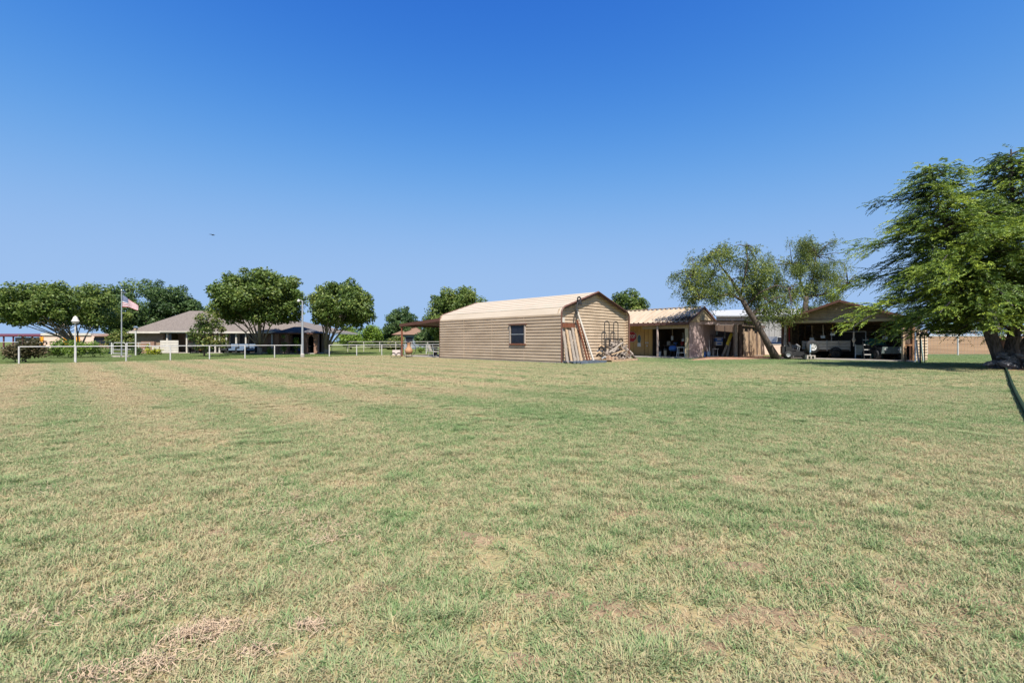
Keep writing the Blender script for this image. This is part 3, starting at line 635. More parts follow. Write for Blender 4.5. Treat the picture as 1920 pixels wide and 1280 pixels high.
# ------------------------------------------------------------------ brick house with hip roof
HX0, HX1, HY = -41.3, -21.2, 50.0
hs_ = thing('brick_house', 'single storey brick house with grey hip roof and deep shaded porch', 'house', (HX0, HY, 0))
ez, rz = 2.38, 5.0
A, B_, Cc, D = V((HX0-.5,HY-.6,ez)), V((HX1+.5,HY-.6,ez)), V((HX1+.5,HY+11,ez)), V((HX0-.5,HY+11,ez))
R1, R2 = V((gx(356,55.2),55.2,rz)), V((gx(478,55.2),55.2,rz))
t = MB(); t.add([A,B_,Cc,D,R1,R2], [(0,1,5,4),(1,2,5),(2,3,4,5),(3,0,4),(0,3,2,1)]); t.build('roof', shingle, hs_, world=True)
for p, q in ((A,B_),(D,A),(B_,Cc)):
    t = MB(); t.bar(p+V((0,0,-.09)), q+V((0,0,-.09)), .05, .20); t.build('fascia', offw, hs_, world=True)
X1, X2, X3, X4 = gx(306,50), gx(356,50), gx(497,50), gx(516,50)
t = MB(); t.box(HX0, X1, HY, HY+.2, 0, ez-.02); t.build('brick_wall', brick, hs_, world=True)
t = MB(); t.box(HX0, HX0+.2, HY+.2, HY+10, 0, ez-.02); t.build('brick_wall', brick, hs_, world=True)
t = MB(); t.box(X1, HX1, HY+2.2, HY+2.4, 0, ez-.02); t.build('brick_wall', brick, hs_, world=True)
t = MB(); t.box(X3, HX1, HY+.6, HY+.8, 0, ez-.03); t.build('brick_wall', brick_red, hs_, world=True)
t = MB(); t.box(X1, HX1, HY-.4, HY+2.19, 0, .09); t.build('porch_slab', concrete, hs_, world=True)
for a, b, nm in ((307,317,'side_door'),):
    t = MB(); t.box(gx(a,50), gx(b,50), HY+.3, HY+.38, .1, 2.15); t.build(nm, bluegrey, hs_, world=True)
for a, b in ((431,444),(448,461),(466,476)):
    t = MB(); t.box(gx(a,52), gx(b,52), HY+2.1, HY+2.19, .15, 2.15); wdw = t.build('window', glass, hs_, world=True)
    
    for fa, fb in ((gx(a,52)-.08, gx(a,52)-.001), (gx(b,52)+.001, gx(b,52)+.08)): f_ = MB(); f_.box(fa, fb, HY+2.08, HY+2.19, .12, 2.2); f_.build('frame', white, wdw, world=True)
for x in (317.5, 354, 407, 415, 428, 446, 464, 483, 513):
    t = MB(); t.box(gx(x,50)-.07, gx(x,50)+.07, HY-.35, HY-.21, .09, ez-.18); t.build('post', offw, hs_, world=True)
for (a, b, z0, z1, Yo, m_) in ((320,353,.1,1.42,-1.5,offw),(305,318,.1,.75,-1.5,offw),(281,305,.1,1.30,-1.2,brick_red)):
    if m_ is offw:
        k = 5 if b-a > 20 else 3
        for i in range(k):
            h_ = (z1-z0)/k; t = MB(); t.box(gx(a,50), gx(b,50), HY+Yo, HY+Yo+.06, z0+i*h_+.012, z0+(i+1)*h_-.012); t.build('board', m_, hs_, world=True)
    else:
        t = MB(); t.box(gx(a,50), gx(b,50), HY+Yo, HY+Yo+.3, z0, z1); t.build('low_wall', m_, hs_, world=True)
t = MB(); t.add([(gx(295,49),HY-.72,2.44),(gx(362,49),HY-.72,2.44),(gx(362,49),HY+.8,2.98),(gx(300,49),HY+.8,2.98)], [(0,1,2,3)]); t.build('porch_roof', shingle, hs_, world=True)
t = MB(); t.bar((gx(295,49),HY-.73,2.37), (gx(362,49),HY-.73,2.37), .06, .12); t.build('porch_fascia', offw, hs_, world=True)
for vx, vy in ((300,608),(385,596),(430,600),(468,592),(520,604)):
    Yv = 52.6; b_ = at(vx, vy, Yv); t = MB(); t.lathe([(.0,.32),(.16,.30),(.17,.24),(.07,.22),(.07,-.5)], 8, (b_.x, b_.y, b_.z)); t.build('roof_vent', galv, hs_, world=True)
# porch wing on the right with arched brick columns
pw = thing('hip_roof_porch', 'dark hip roofed patio porch with arched red brick columns beside the house', 'porch', (gx(556,47), 47, 0))
px0, px1, py0 = gx(516,47.5), gx(597,47.5), 47.0
q0, q1 = V((px0,py0-.3,2.18)), V((px1,py0-.3,2.18)); q2, q3 = V((px1,py0+4,2.18)), V((px0,py0+4,2.18)); k0, k1 = V((gx(552,49),49,2.88)), V((gx(567,49),49,2.88))
t = MB(); t.add([q0,q1,q2,q3,k0,k1], [(0,1,5,4),(1,2,5),(2,3,4,5),(3,0,4),(0,3,2,1)]); t.build('roof', shingle_dk, pw, world=True)
t = MB(); t.bar(q0+V((0,0,-.06)), q1+V((0,0,-.06)), .05, .13); t.build('fascia', trim, pw, world=True)
for x in (519, 537, 571, 592):
    t = MB(); t.box(gx(x,47)-.2, gx(x,47)+.2, py0, py0+.4, .08, 2.08); t.build('column', brick_red, pw, world=True)
ar = [(gx(573.5,47), 2.08), (gx(589.5,47), 2.08)]; xa, xb = gx(575,47), gx(588.5,47)
t = MB(); pol = [(gx(574.5,47)+.02,1.5),(gx(574.5,47)+.02,2.075),(gx(588.5,47),2.075),(gx(588.5,47),1.5)] + [((xa+xb)/2+(xb-xa)/2*.9*math.cos(a), 1.5+.45*math.sin(a)) for a in [math.pi*i/8 for i in range(9)]]
t.prism(pol, 'y', py0+.05, py0+.33); t.build('arch', brick_red, pw, world=True)
t = MB(); t.box(px0+.3, px1-.2, py0+3.6, py0+3.75, .08, 2.1); t.build('rear_wall', brick, pw, world=True)
t = MB(); t.box(px0+.1, px1-.1, py0-.2, py0+4, 0, .08); t.build('slab', concrete, pw, world=True)
t = MB(); t.box(gx(519,47)+.2, gx(537,47)-.2, py0+.1, py0+.3, .08, .95); t.build('half_wall', brick, pw, world=True)

# ------------------------------------------------------------------ far buildings
b1 = thing('stucco_building', 'long pink stucco building with orange doors at the far left', 'building', (gx(125,90), 90, 0))
t = MB(); t.box(gx(79,90), gx(186,90), 90, 98, 0, 2.5); t.build('wall', pinkw, b1, world=True)
t = MB(); t.box(gx(78,90), gx(172,90), 89.8, 98.2, 2.5, 2.95); t.build('parapet', offw, b1, world=True)
for a, b in ((120,127.5),(128.5,137),(76,82),(144,150)):
    t = MB(); t.box(gx(a,90), gx(b,90), 89.85, 89.99, 0.1, 2.2); t.build('door', orange, b1, world=True)
b2 = thing('maroon_roof_shelter', 'long low shelter with maroon metal roof at the far left edge', 'building', (gx(30,95), 95, 0))
t = MB(); t.prism([(95,2.35),(95,2.6),(100,3.0),(105,2.6),(105,2.35)], 'x', gx(-60,95), gx(77,95)); t.build('roof', maroon, b2, world=True)
for x in range(-50, 78, 18):
    t = MB(); t.box(gx(x,95)-.1, gx(x,95)+.1, 95.2, 95.4, 0, 2.35); t.build('post', maroon, b2, world=True)
t = MB(); t.box(gx(-60,95), gx(60,95), 104, 104.2, 0, 2.2); t.build('rear_wall', greysteel, b2, world=True)
def small_house(name, label, x0, x1, Y, ez, rz, inset, wallm, roofm):
    h = thing(name, label, 'house', (gx((x0+x1)/2, Y), Y, 0)); a, b = gx(x0,Y), gx(x1,Y)
    t = MB(); t.box(a+.5, b-.5, Y, Y+8, 0, ez); t.build('wall', wallm, h, world=True)
    t = MB(); t.add([(a,Y-.5,ez),(b,Y-.5,ez),(b,Y+8.5,ez),(a,Y+8.5,ez),(a+inset,Y+4,rz),(b-inset,Y+4,rz)], [(0,1,5,4),(1,2,5),(2,3,4,5),(3,0,4),(0,3,2,1)]); t.build('roof', roofm, h, world=True)
    for k in range(3):
        x = a + (b-a)*(.22+.28*k); t = MB(); t.box(x-.6, x+.6, Y-.04, Y-.002, .8, 2.0); t.build('window', glass, h, world=True)
    return h
small_house('neighbour_house', 'neighbour house with orange brown roof behind the flagpole', 172, 216, 88, 2.3, 3.2, 2.2, brick_red, shingle_or)
small_house('neighbour_house', 'neighbour house with brown hip roof beyond the barn canopy', 735, 800, 80, 2.5, 4.2, 3.2, bluegrey, shingle_or)

# ------------------------------------------------------------------ trees
def unit(n): d = rg.normal(size=(n, 3)); return d / np.linalg.norm(d, axis=1, keepdims=True)
def leaf_quads(P, N, size, aspect):
    n = len(P); r_ = unit(n); a = np.cross(N, r_); a /= np.linalg.norm(a, axis=1, keepdims=True) + 1e-9; b = np.cross(N, a)
    L_ = (size * rg.uniform(.6, 1.35, n))[:, None]; W_ = L_ * aspect
    k = rg.uniform(-.25, .25, n)[:, None]
    return np.stack([P - a*L_, P - b*W_ + a*L_*k, P + a*L_, P + b*W_ + a*L_*k + N*W_*.35], 1)
def foliage(blobs, per, size, aspect=.55, inner=.45):
    Ps, Ns, Ts = [], [], []
    for c, r in blobs:
        r = np.asarray(r); n = int(per * (r.mean() ** 2)); d = unit(n)
        rad = (inner + (1 - inner) * rg.random(n) ** .6)[:, None] * rg.uniform(.85, 1.12, (n, 1))
        Ps.append(np.asarray(c) + d * r * rad); nn = d * .7 + unit(n) * .8 + np.array([0, 0, .45]); Ns.append(nn / np.linalg.norm(nn, axis=1, keepdims=True))
        Ts.append(np.clip(rg.normal(.5, .1) + rg.normal(0, .2, n), 0, 1))
    P, N, T = np.concatenate(Ps), np.concatenate(Ns), np.concatenate(Ts)
    return leaf_quads(P, N, size, aspect), T
def dome(c, rx, ry, zb, zt, k, rs, low=-.45, bite=.0):
    """clumps spread through a rounded crown with an uneven outline"""
    zc = zb + (zt - zb) * .42; out = []
    while len(out) < k:
        d = unit(1)[0]
        if d[2] < low: continue
        rad = rg.uniform(.25, 1) ** .5; r_ = rs * rg.choice([rg.uniform(.45,.75), rg.uniform(.8,1.3)]); s = 1 - .75 * r_ / max(rx, .1)
        hz = (zt - zc) if d[2] > 0 else (zc - zb)
        out.append(((c[0] + d[0]*rx*rad*s, c[1] + d[1]*ry*rad*s, zc + d[2]*max(hz - r_*.7, .2)*rad + rg.normal(0, .12)), (r_, r_, r_*.85)))
    return out
def tree(name, label, base, blobs, per, size, lm, stems, bm, group=None, aspect=.55, cat='tree', crown='crown'):
    root = thing(name, label, cat, base, 0, group)
    Q, T = foliage(blobs, per, size, aspect); Q = Q - np.array(base)
    o = bpy.data.objects.new(crown, quads_to_mesh(crown, Q, T, lm)); C.objects.link(o); o.parent = root
    if stems:
        m = MB()
        for pts, r0, r1 in stems:
            n = len(pts); m.tube([V(p) - V(base) for p in pts], [r0 + (r1 - r0) * (i / (n-1)) ** .8 for i in range(n)], 7)
        m.build('trunk', bm, root, smooth=True)
    return root
def vase_stems(base, blobs, n, fork, r0, rnd):
    b = V(base); st = []; f = b + V((0, 0, fork))
    st.append(([b - V((0,0,.1)), b + V((0,0,fork*.5)), f], r0 * 1.15, r0 * .95))
    tg = [V(c) for c, r in blobs]; rnd.shuffle(tg)
    for k in range(n):
        e = tg[k % len(tg)]; s_ = f + V((rnd.uniform(-.12,.12), rnd.uniform(-.12,.12), rnd.uniform(-.2,.1)))
        m1 = s_.lerp(e, .4) + V(((e.x-s_.x)*-.06, 0, abs(e.x-s_.x)*.02)) + V((rnd.uniform(-.1,.1),)*3); m2 = s_.lerp(e, .72) + V((0,0,.12))
        st.append(([s_, m1, m2, e], r0 * rnd.uniform(.36,.55), .025))
        for q in range(2):
            e2 = tg[(k*3+q*5+1) % len(tg)]
            if (e2 - m1).length < 4.0: st.append(([m1, m1.lerp(e2, .5) + V((rnd.uniform(-.15,.15),0,.1)), e2], r0*.2, .015))
    return st
rr_ = random.Random(3)
def vase_tree(label, xb, Y, xl, xr, yt, yb, k, rs, lm, fork=.55, r0=.22, ns=9, per=400, size=.135, bm=bark_pale, grp='spreading yard trees', name='spreading_tree', dy=.85):
    cx = gx((xl+xr)/2, Y); rx = (xr-xl)/2*Y/F; zb, zt = at(0,yb,Y).z, at(0,yt,Y).z; base = (gx(xb,Y), Y, 0)
    bl = dome((cx, Y), rx, rx*dy, zb - 1.0, zt + .15, int(k*1.12), rs, low=-.85)
    return tree(name, label, base, bl, per, size, lm, vase_stems(base, bl, ns, fork, r0, rr_), bm, grp)
vase_tree('wide flat crowned tree with fanned trunks behind the birdhouse pole', 148, 47, -3, 230, 526, 606, 95, 1.05, leaf_a, ns=14, r0=.20)
vase_tree('tall round tree with fanned pale trunks before the house porch', 487, 44, 391, 584, 502, 596, 125, .95, leaf_a, ns=12, fork=.8, r0=.22)
vase_tree('rounded tree with fanned trunks right of the house', 612, 46, 572, 709, 520, 608, 100, .85, leaf_a, ns=12, fork=.6, r0=.18)
vase_tree('large dark dense tree rising behind the house roof', 270, 70, 192, 390, 515, 632, 100, 1.5, leaf_b, per=285, size=.16, fork=2, r0=.4, grp='dense background trees', name='dense_tree')
vase_tree('small dense tree left of the barn canopy roof', 752, 84, 714, 793, 569, 640, 56, 1.15, leaf_b, per=285, size=.17, fork=1.0, grp='dense background trees', name='dense_tree')
vase_tree('big round tree rising behind the barn roof', 860, 62, 783, 927, 530, 634, 105, 1.2, leaf_a, per=323, size=.14, fork=1.5, grp='dense background trees', name='dense_tree')
vase_tree('round tree rising behind the barn gable and shed roof', 1172, 60, 1126, 1219, 536, 620, 66, 1.0, leaf_a, per=361, size=.135, fork=1.5, grp='dense background trees', name='dense_tree')
vase_tree('low tree seen between shed gable and grey building', 1352, 75, 1325, 1380, 590, 640, 16, .9, leaf_b, per=285, size=.16, fork=1, grp='dense background trees', name='dense_tree')
vase_tree('bright green tree peeking over the carport roof', 1530, 58, 1480, 1585, 566, 640, 34, 1.0, leaf_d, per=285, size=.14, fork=1, grp='dense background trees', name='dense_tree')
vase_tree('small yard tree with yellowing crown before the low white wall', 383, 39.5, 357, 432, 582, 648, 34, .5, leaf_c, per=620, size=.085, fork=.9, r0=.07, ns=6, bm=bark, grp='yard shrubs', name='young_tree', dy=.9)
for i, (xl, xr, yt, Y, lm, lb) in enumerate(((632,684,613,76,leaf_d,'low bright green tree right of the round yard tree'),(676,720,605,79,leaf_d,'taller bright green tree left of the canopy post'),(700,745,622,86,leaf_b,'grey green shrub beneath the far dark tree'),(720,760,630,72,leaf_c,'yellowish shrub left of the brown roofed neighbour house'),
        (205,262,612,64,leaf_c,'yellowing tree at the left end of the house'),(775,835,612,66,leaf_b,'dark shrub seen under the canopy roof'))):
    vase_tree(lb, (xl+xr)/2, Y, xl, xr, yt, 646, 34, .95, lm, per=361, size=.14, fork=.5, r0=.14, ns=5, bm=bark, grp='distant low trees', name='low_tree')
for i, (xl, xr, yt, Y, lb) in enumerate(((1735,1800,603,100,'far green tree left of the cedar trunk beyond the fence'),(1790,1870,600,104,'far green tree behind the cedar trunk beyond the fence'),(1880,1960,612,98,'far green tree at the right picture edge'))):
    cx = gx((xl+xr)/2, Y); rx = (xr-xl)/2*Y/F; b_ = dome((cx,Y), rx, rx*.8, 2.6, at(0,yt,Y).z, 24, 1.1)
    tree('pasture_tree', lb, (cx,Y,zg(cx,Y)), b_, 150, .2, leaf_d, vase_stems((cx,Y,zg(cx,Y)), b_, 4, .6, .16, rr_), bark, 'trees beyond the pasture')

# shrubs
def shrub(label, xl, xr, yt, yb, Y, lm, k, rs, per=320, size=.07, name='shrub', grp='yard shrubs', dy=.7):
    per = per * 1.8; k = int(k * 1.3)
    cx = gx((xl+xr)/2, Y); rx = (xr-xl)/2*Y/F; b_ = dome((cx,Y), rx, min(rx*dy, 1.6), .08, at(0,yt,Y).z, k, rs, low=-.9)
    return tree(name, label, (cx,Y,0), b_, per, size, lm, vase_stems((cx,Y,0), b_, 5, .15, .05, rr_), bark, grp, cat='shrub', crown='foliage')
shrub('dark rounded shrub with reddish tips behind the fence end', 10, 86, 630, 682, 28.2, leaf_r, 34, .42)
shrub('long low green hedge beside the birdhouse pole', 86, 198, 637, 668, 36.5, leaf_h, 52, .42, name='hedge')
shrub('low lime green bush before the brick wall', 272, 304, 652, 662, 45, limeleaf, 14, .28)
shrub('upright lime bush against the low brick wall', 272, 281, 640, 660, 46, limeleaf, 7, .22)
shrub('dark green bush left of the lime bush', 246, 272, 648, 662, 44, leaf_b, 12, .3)
for xl, xr, yt, yb, Y, lm, lb in ((525,541,628,662,45.5,leaf_d,'bright potted bush left of the porch arch'),(548,568,632,660,45.6,leaf_d,'bright bush beside the light pole base'),(500,512,648,662,45,leaf_d,'small bush right of the porch tree trunk')):
    shrub(lb, xl, xr, yt, yb, Y, lm, 9, .25)
shrub('dry brush heap right of the cedar trunk', 1884, 1918, 646, 684, 23.2, leaf_r, 16, .28, per=260, size=.05)
shrub('tiny bush beside the far pipe fence', 778, 800, 645, 658, 50, leaf_d, 7, .3)

# feathery mesquites
def strands(blobs, per, L=.17, W=.026, droop=.7):
    Qs, Ts = [], []
    for c, r in blobs:
        n = int(per * r * r); d = unit(n); P0 = np.asarray(c) + d * r * (.25 + .8 * rg.random((n, 1)) ** .6) * np.array([1,1,.85])
        ax_ = d * .7 + unit(n) * .55 + np.array([0, 0, -droop]); ax_ /= np.linalg.norm(ax_, axis=1, keepdims=True); t0 = rg.normal(.5, .12)
        ln = rg.uniform(.35, .85, n)[:, None]
        for k in range(7):
            t = (k + rg.random((n, 1))) / 7; P = P0 + ax_ * ln * t + np.array([0, 0, -.25]) * (t ** 2) * ln
            a = ax_ * .6 + unit(n) * .7; a /= np.linalg.norm(a, axis=1, keepdims=True); s = np.cross(a, unit(n)); s /= np.linalg.norm(s, axis=1, keepdims=True) + 1e-9
            l_ = (L * rg.uniform(.6, 1.3, n))[:, None]
            Qs.append(np.stack([P, P + a*l_*.5 - s*W, P + a*l_, P + a*l_*.5 + s*W], 1)); Ts.append(np.clip(t0 + rg.normal(0, .2, n), 0, 1))
    return np.concatenate(Qs), np.concatenate(Ts)
def mesquite(label, Y, trunk, limbs, blobs, base, per=75):
    root = thing('mesquite_tree', label, 'tree', base); bb = []
    for x, y, r in blobs:
        for k in range(6):
            p = at(x + rr_.uniform(-.8,.8)*r, y + rr_.uniform(-.75,.75)*r, Y); rad = r * Y / F * rr_.uniform(.2, .52); bb.append(((p.x, Y + rr_.uniform(-1.9, 1.9), p.z), rad))
    Q, T = strands(bb, per); Q = Q - np.array(base)
    o = bpy.data.objects.new('crown', quads_to_mesh('crown', Q, T, leaf_m)); C.objects.link(o); o.parent = root
    m = MB()
    def P(l): return [at(x, y, Y + dy) - V(base) for x, y, dy in l]
    pts = P(trunk); rad = [.30,.25,.22,.20,.17,.14,.12][:len(pts)]; m.tube(pts, rad, 10); m.v = [p + V((rr_.gauss(0,.018), rr_.gauss(0,.018), rr_.gauss(0,.02))) for p in m.v]
    for l, r0 in limbs: n = len(l); m.tube(P(l), [r0 + (.02-r0)*i/(n-1) for i in range(n)], 7)
    ends = [l[-1] for l, r in limbs] + [l[1] for l, r in limbs]
    for c, r in bb:                                       # thin branches out to the foliage
        e = min(ends, key=lambda q: (at(q[0], q[1], Y+q[2]) - V(c)).length); s_ = at(e[0], e[1], Y+e[2]); cc = V(c)
        if (s_-cc).length < 3.2: m.tube([s_-V(base), s_.lerp(cc, .5)+V((0,0,.12))-V(base), cc-V(base)], [.04,.03,.012], 5)
    m.build('trunk', bark, root, smooth=True)
mesquite('leaning mesquite tree with dark bare trunk beside the carport', 33, [(1457,675,0),(1446,655,0),(1432,630,0),(1416,602,0),(1400,577,0),(1389,556,0)],
    [([(1394,565,0),(1370,551,-.4),(1340,556,-.8),(1312,562,-1)],.10),([(1389,556,0),(1372,525,.3),(1352,500,.6),(1340,474,.8)],.12),([(1389,556,0),(1396,520,-.3),(1402,490,-.6),(1398,462,-.7)],.09),([(1410,592,0),(1425,575,.4),(1442,566,.6)],.12),
     ([(1398,574,0),(1425,548,-.6),(1455,535,-1),(1478,540,-1.2)],.08),([(1372,525,.3),(1335,515,.2),(1300,510,0)],.06)],
    [(1298,524,22),(1285,510,12),(1318,490,18),(1338,470,17),(1372,466,17),(1345,508,26),(1398,498,26),(1325,545,22),(1302,556,16),(1375,535,24),(1418,525,24),(1440,560,24),(1432,582,18),(1462,578,18),(1478,552,22),(1400,470,12),(1288,535,14),(1470,595,10)],
    (gx(1457,33),33,0), per=520)
mesquite('mesquite tree standing behind the carport roof', 44.5, [(1507,662,0),(1508,620,0),(1510,580,0),(1512,556,0)],
    [([(1512,556,0),(1540,553,-.3),(1566,540,-.6),(1590,532,-.8)],.11),([(1512,556,0),(1500,525,.3),(1485,495,.5)],.11),([(1512,556,0),(1525,520,-.3),(1530,480,-.4)],.11),([(1510,575,0),(1530,585,-.3),(1550,592,-.6)],.05),([(1512,560,0),(1480,545,.5),(1455,540,1)],.07)],
    [(1468,492,24),(1500,474,26),(1530,488,28),(1562,518,24),(1482,528,26),(1522,526,26),(1452,508,18),(1577,548,16),(1498,458,14),(1540,466,16),(1462,545,20),(1555,560,14),(1588,520,14),(1560,485,14),(1530,575,10),(1445,530,15)],
    (gx(1507,44.5),44.5,0), per=400)

# big feathery cedar on the right
def cedar():
    B = V((23.5, 21.6, 0)); root = thing('cedar_tree', 'large cedar with drooping feathery boughs and twin stems at right', 'tree', B)
    rnd = random.Random(21); m = MB(); ends = []
    # stems (relative to B): left low fork, main leader, second leader leaning left
    L1 = [V((-.25,-.1,-.1)), V((-.55,-.1,.7)), V((-.75,0,1.6)), V((-1.3,.1,3.0)), V((-2.1,.2,5.0)), V((-2.9,.2,7.4)), V((-3.5,.2,9.8))]
    L2 = [V((.3,0,-.1)), V((.35,.1,1.0)), V((.6,.1,2.4)), V((.6,.2,4.5)), V((.5,.2,7.2)), V((.4,.2,10.5))]
    L3 = [V((.5,.1,.5)), V((1.3,.2,1.6)), V((2.6,.3,2.9)), V((4.0,.4,4.6)), V((4.4,.5,7.2))]
    for L_, r in ((L1,.27),(L2,.30),(L3,.16)):
        m.tube(L_, [r*1.25] + [r*(1-.9*i/(len(L_)-1)) for i in range(1, len(L_))], 10)
    def on(L_, z):
        for i in range(1, len(L_)):
            if L_[i].z >= z: k = (z-L_[i-1].z)/(L_[i].z-L_[i-1].z); return L_[i-1].lerp(L_[i], k)
        return L_[-1].copy()
    prof = lambda z: np.interp(z, [2.2,3.2,4.5,6,7.5,9,10.2], [4.9,6.1,5.8,4.9,3.3,1.6,.3])
    plume_P, plume_D, plume_L, plume_T = [], [], [], []
    specs = [(L1, 2.1, 9.6, 150, 1.0, (.55, .9)), (L2, 2.3, 10.3, 150, 1.0, (0, 0)), (L3, 2.5, 7.0, 60, .8, (0, 0))]
    for L_, z0, z1, n, sc, bias in specs:
        top = L_[-1].z
        for k in range(n):
            z = z0 + (z1-z0) * ((k + rnd.random()) / n) ** 1.1; s_ = on(L_, z)
            a = 2.4 * k + rnd.uniform(-.4,.4); R = prof(min(10.2, z * 10.2 / (top+.4))) * sc * rnd.choice((rnd.uniform(.3,.7), rnd.uniform(.7,1.05))) * (.86 if L_ is L1 else .95)
            d = V((math.cos(a), math.sin(a)*.85, 0)); up = rnd.uniform(.0,.55)
            pts = [s_ + d*R*t + V((0,0, R*(up*t - .42*t*t) )) for t in (0,.3,.6,.85,1.0)]
            if pts[-1].z < 1.45: 
                for q in pts: q.z += (1.45 - pts[-1].z) * (q-s_).length / max(R, .1)
            m.tube(pts, [.05,.035,.025,.015,.006], 5); 
            t0 = rnd.gauss(.46,.2)
            for t in np.arange(.22, 1.02, .34/max(R, .6)/1.6):
                i = min(3, int(t*4)); seg = [0,.3,.6,.85,1.0]; j = max(q for q in range(4) if seg[q] <= t); p = pts[j].lerp(pts[j+1], min(1.0,(t-seg[j])/(seg[j+1]-seg[j])))
                for sd in (-1, 0, 1, 2):
                    dd = d * (1 if sd < 3 else .2) + V((-d.y, d.x, 0)) * (sd*rnd.uniform(.4,1.5) if sd < 2 else rnd.uniform(-1,1)*(sd-2)) + V((-.15,0,rnd.uniform(-.3,.7)))
                    plume_P.append(p + V((rnd.gauss(0,.14), rnd.gauss(0,.14), rnd.gauss(.03,.14)))); plume_D.append(dd.normalized()); plume_L.append(rnd.uniform(.4,1.15) * (.65+.35*R/5)); plume_T.append(t0 + rnd.gauss(.0,.1) + (.12 if t > .7 else 0))
    P0 = np.array([tuple(p) for p in plume_P]); D = np.array([tuple(p) for p in plume_D]); Ln = np.array(plume_L)[:,None]; T0 = np.array(plume_T); n = len(P0); Qs, Ts = [], []; DR = rg.uniform(.15,.65,(n,1))
    for k in range(22):
        t = (k + .5*rg.random((n,1))) / 22; P = P0 + D*Ln*t + np.array([0,0,-1.])*DR*(t**2)*Ln
        tg = D + np.array([0,0,-1.1])*t; tg /= np.linalg.norm(tg, axis=1, keepdims=True)
        sd = np.cross(tg, np.array([0,0,1.])); sd /= np.linalg.norm(sd, axis=1, keepdims=True)+1e-9
        a = tg*.75 + sd*(1 if k % 2 else -1)*rg.uniform(.2,.8,(n,1)) + unit(n)*.26 + np.array([0,0,-.12]); a /= np.linalg.norm(a, axis=1, keepdims=True)
        s_ = np.cross(a, unit(n)); s_ /= np.linalg.norm(s_, axis=1, keepdims=True)+1e-9
        l_ = rg.uniform(.12,.24,(n,1))*(1.1-.6*t); w_ = .017
        Qs.append(np.stack([P, P+a*l_*.55-s_*w_, P+a*l_, P+a*l_*.55+s_*w_], 1)); Ts.append(np.clip(T0 + rg.normal(0,.15,n), 0, 1))
    Q, T = np.concatenate(Qs), np.concatenate(Ts)
    o = bpy.data.objects.new('crown', quads_to_mesh('crown', Q, T, leaf_k)); C.objects.link(o); o.parent = root
    m.v = [p + V((rnd.gauss(0,.035), rnd.gauss(0,.035), 0)) if p.z < 4 else p for p in m.v]; m.build('trunk', cedarbark, root)
    # stump and bark lumps at the foot
    s = MB(); s.tube([V((-.3,-.15,-.1)), V((-.15,-.1,.35)), V((-.05,0,.9))], [.6,.42,.25], 12); s.v = [p + V((rnd.gauss(0,.05), rnd.gauss(0,.05), 0)) for p in s.v]; s.build('root_flare', cedarbark, root)
    for k in range(4):
        a = rnd.uniform(0,6.28); d = V((math.cos(a), math.sin(a)*.6, 0)); s = MB(); b0 = V((rnd.uniform(-.6,.6),0,rnd.uniform(1.2,2.4)))
        s.tube([b0, b0+d*1.0+V((0,0,.15)), b0+d*2.0+V((0,0,-.1)), b0+d*2.7+V((0,0,-.3))], [.05,.035,.02,.008], 5); s.build('dead_limb', cedarbark, root)
    return len(Q)
NCED = cedar()

# ------------------------------------------------------------------ fences
def run_fence(name, label, pts, rails, r_post, r_rail, m, h, group=None, skip=(), base=0, wires=0):
    root = thing(name, label, 'fence', (pts[0][0], pts[0][1], zg(pts[0][0], pts[0][1])), 0, group)
    Z = [zg(p[0], p[1]) for p in pts]
    for p, z in zip(pts, Z):
        t = MB(); t.tube([(p[0],p[1],z-.05),(p[0],p[1],z+h)], r_post, 8); t.build('post', m, root, smooth=False, world=True); 
    for i in range(len(pts)-1):
        if i in skip: continue
        for rh in rails:
            t = MB(); t.tube([(pts[i][0],pts[i][1],Z[i]+rh),(pts[i+1][0],pts[i+1][1],Z[i+1]+rh)], r_rail, 6); t.build('rail', m, root, world=True)
        if wires:
            t = MB(); p, q = V((*pts[i][:2],Z[i])), V((*pts[i+1][:2],Z[i+1]))
            for k in range(wires): z = V((0,0,.1+(h-.2)*k/(wires-1))); t.tube([p+z, q+z], .006, 3, False)
            nv = int((q-p).length/.3)
            for k in range(1, nv): o_ = p.lerp(q, k/nv); t.tube([o_+V((0,0,.1)), o_+V((0,0,h-.1))], .005, 3, False)
            t.build('wire_mesh', galv, root, world=True)
    return root
def fpt(s): return (-28.6+.704*s, 26.4+.71*s)
FS1 = [0,2.38,4.76,7.1,9.4,11.7,13.8,15.86]; FS2 = [18.2,20.7,23.2,25.7,28.2,30.7]
run_fence('pipe_fence', 'white single rail pipe fence running from left edge to the light pole', [fpt(s) for s in FS1], [.99], .04, .033, white, 1.02)
run_fence('pipe_fence', 'white single rail pipe fence right of the light pole running behind the canopy', [fpt(s) for s in FS2], [.99], .04, .033, white, 1.02)
run_fence('pipe_fence', 'white two rail pipe fence at the back of the yard behind the flagpole', [(gx(x,52),52) for x in (-30,40,120,206)], [.55,1.22], .035, .03, white, 1.25)
run_fence('pipe_fence', 'short white two rail pipe fence before the left end of the brick house', [(gx(x,46.5),46.5) for x in (238,260,281)], [.5,1.15], .035, .03, white, 1.2)
run_fence('pipe_fence', 'far white two rail pipe fence beyond the trees at centre', [(gx(x,58),58) for x in (622,652,682,712,742,772,802,832,862)], [.62,1.26], .035, .03, offw, 1.28)
run_fence('pipe_fence', 'white topped pasture fence with wire mesh right of the carport', [(gx(x,43),43) for x in (1738,1796,1858,1925,2000)], [1.83], .065, .06, white, 1.86, wires=9)
run_fence('pipe_fence', 'distant white two rail fence on the rise beyond the brown pasture', [(gx(x,94),94) for x in (1700,1735,1771,1812,1853,1895,1940)], [.5,1.15], .06, .045, offw, 1.2)
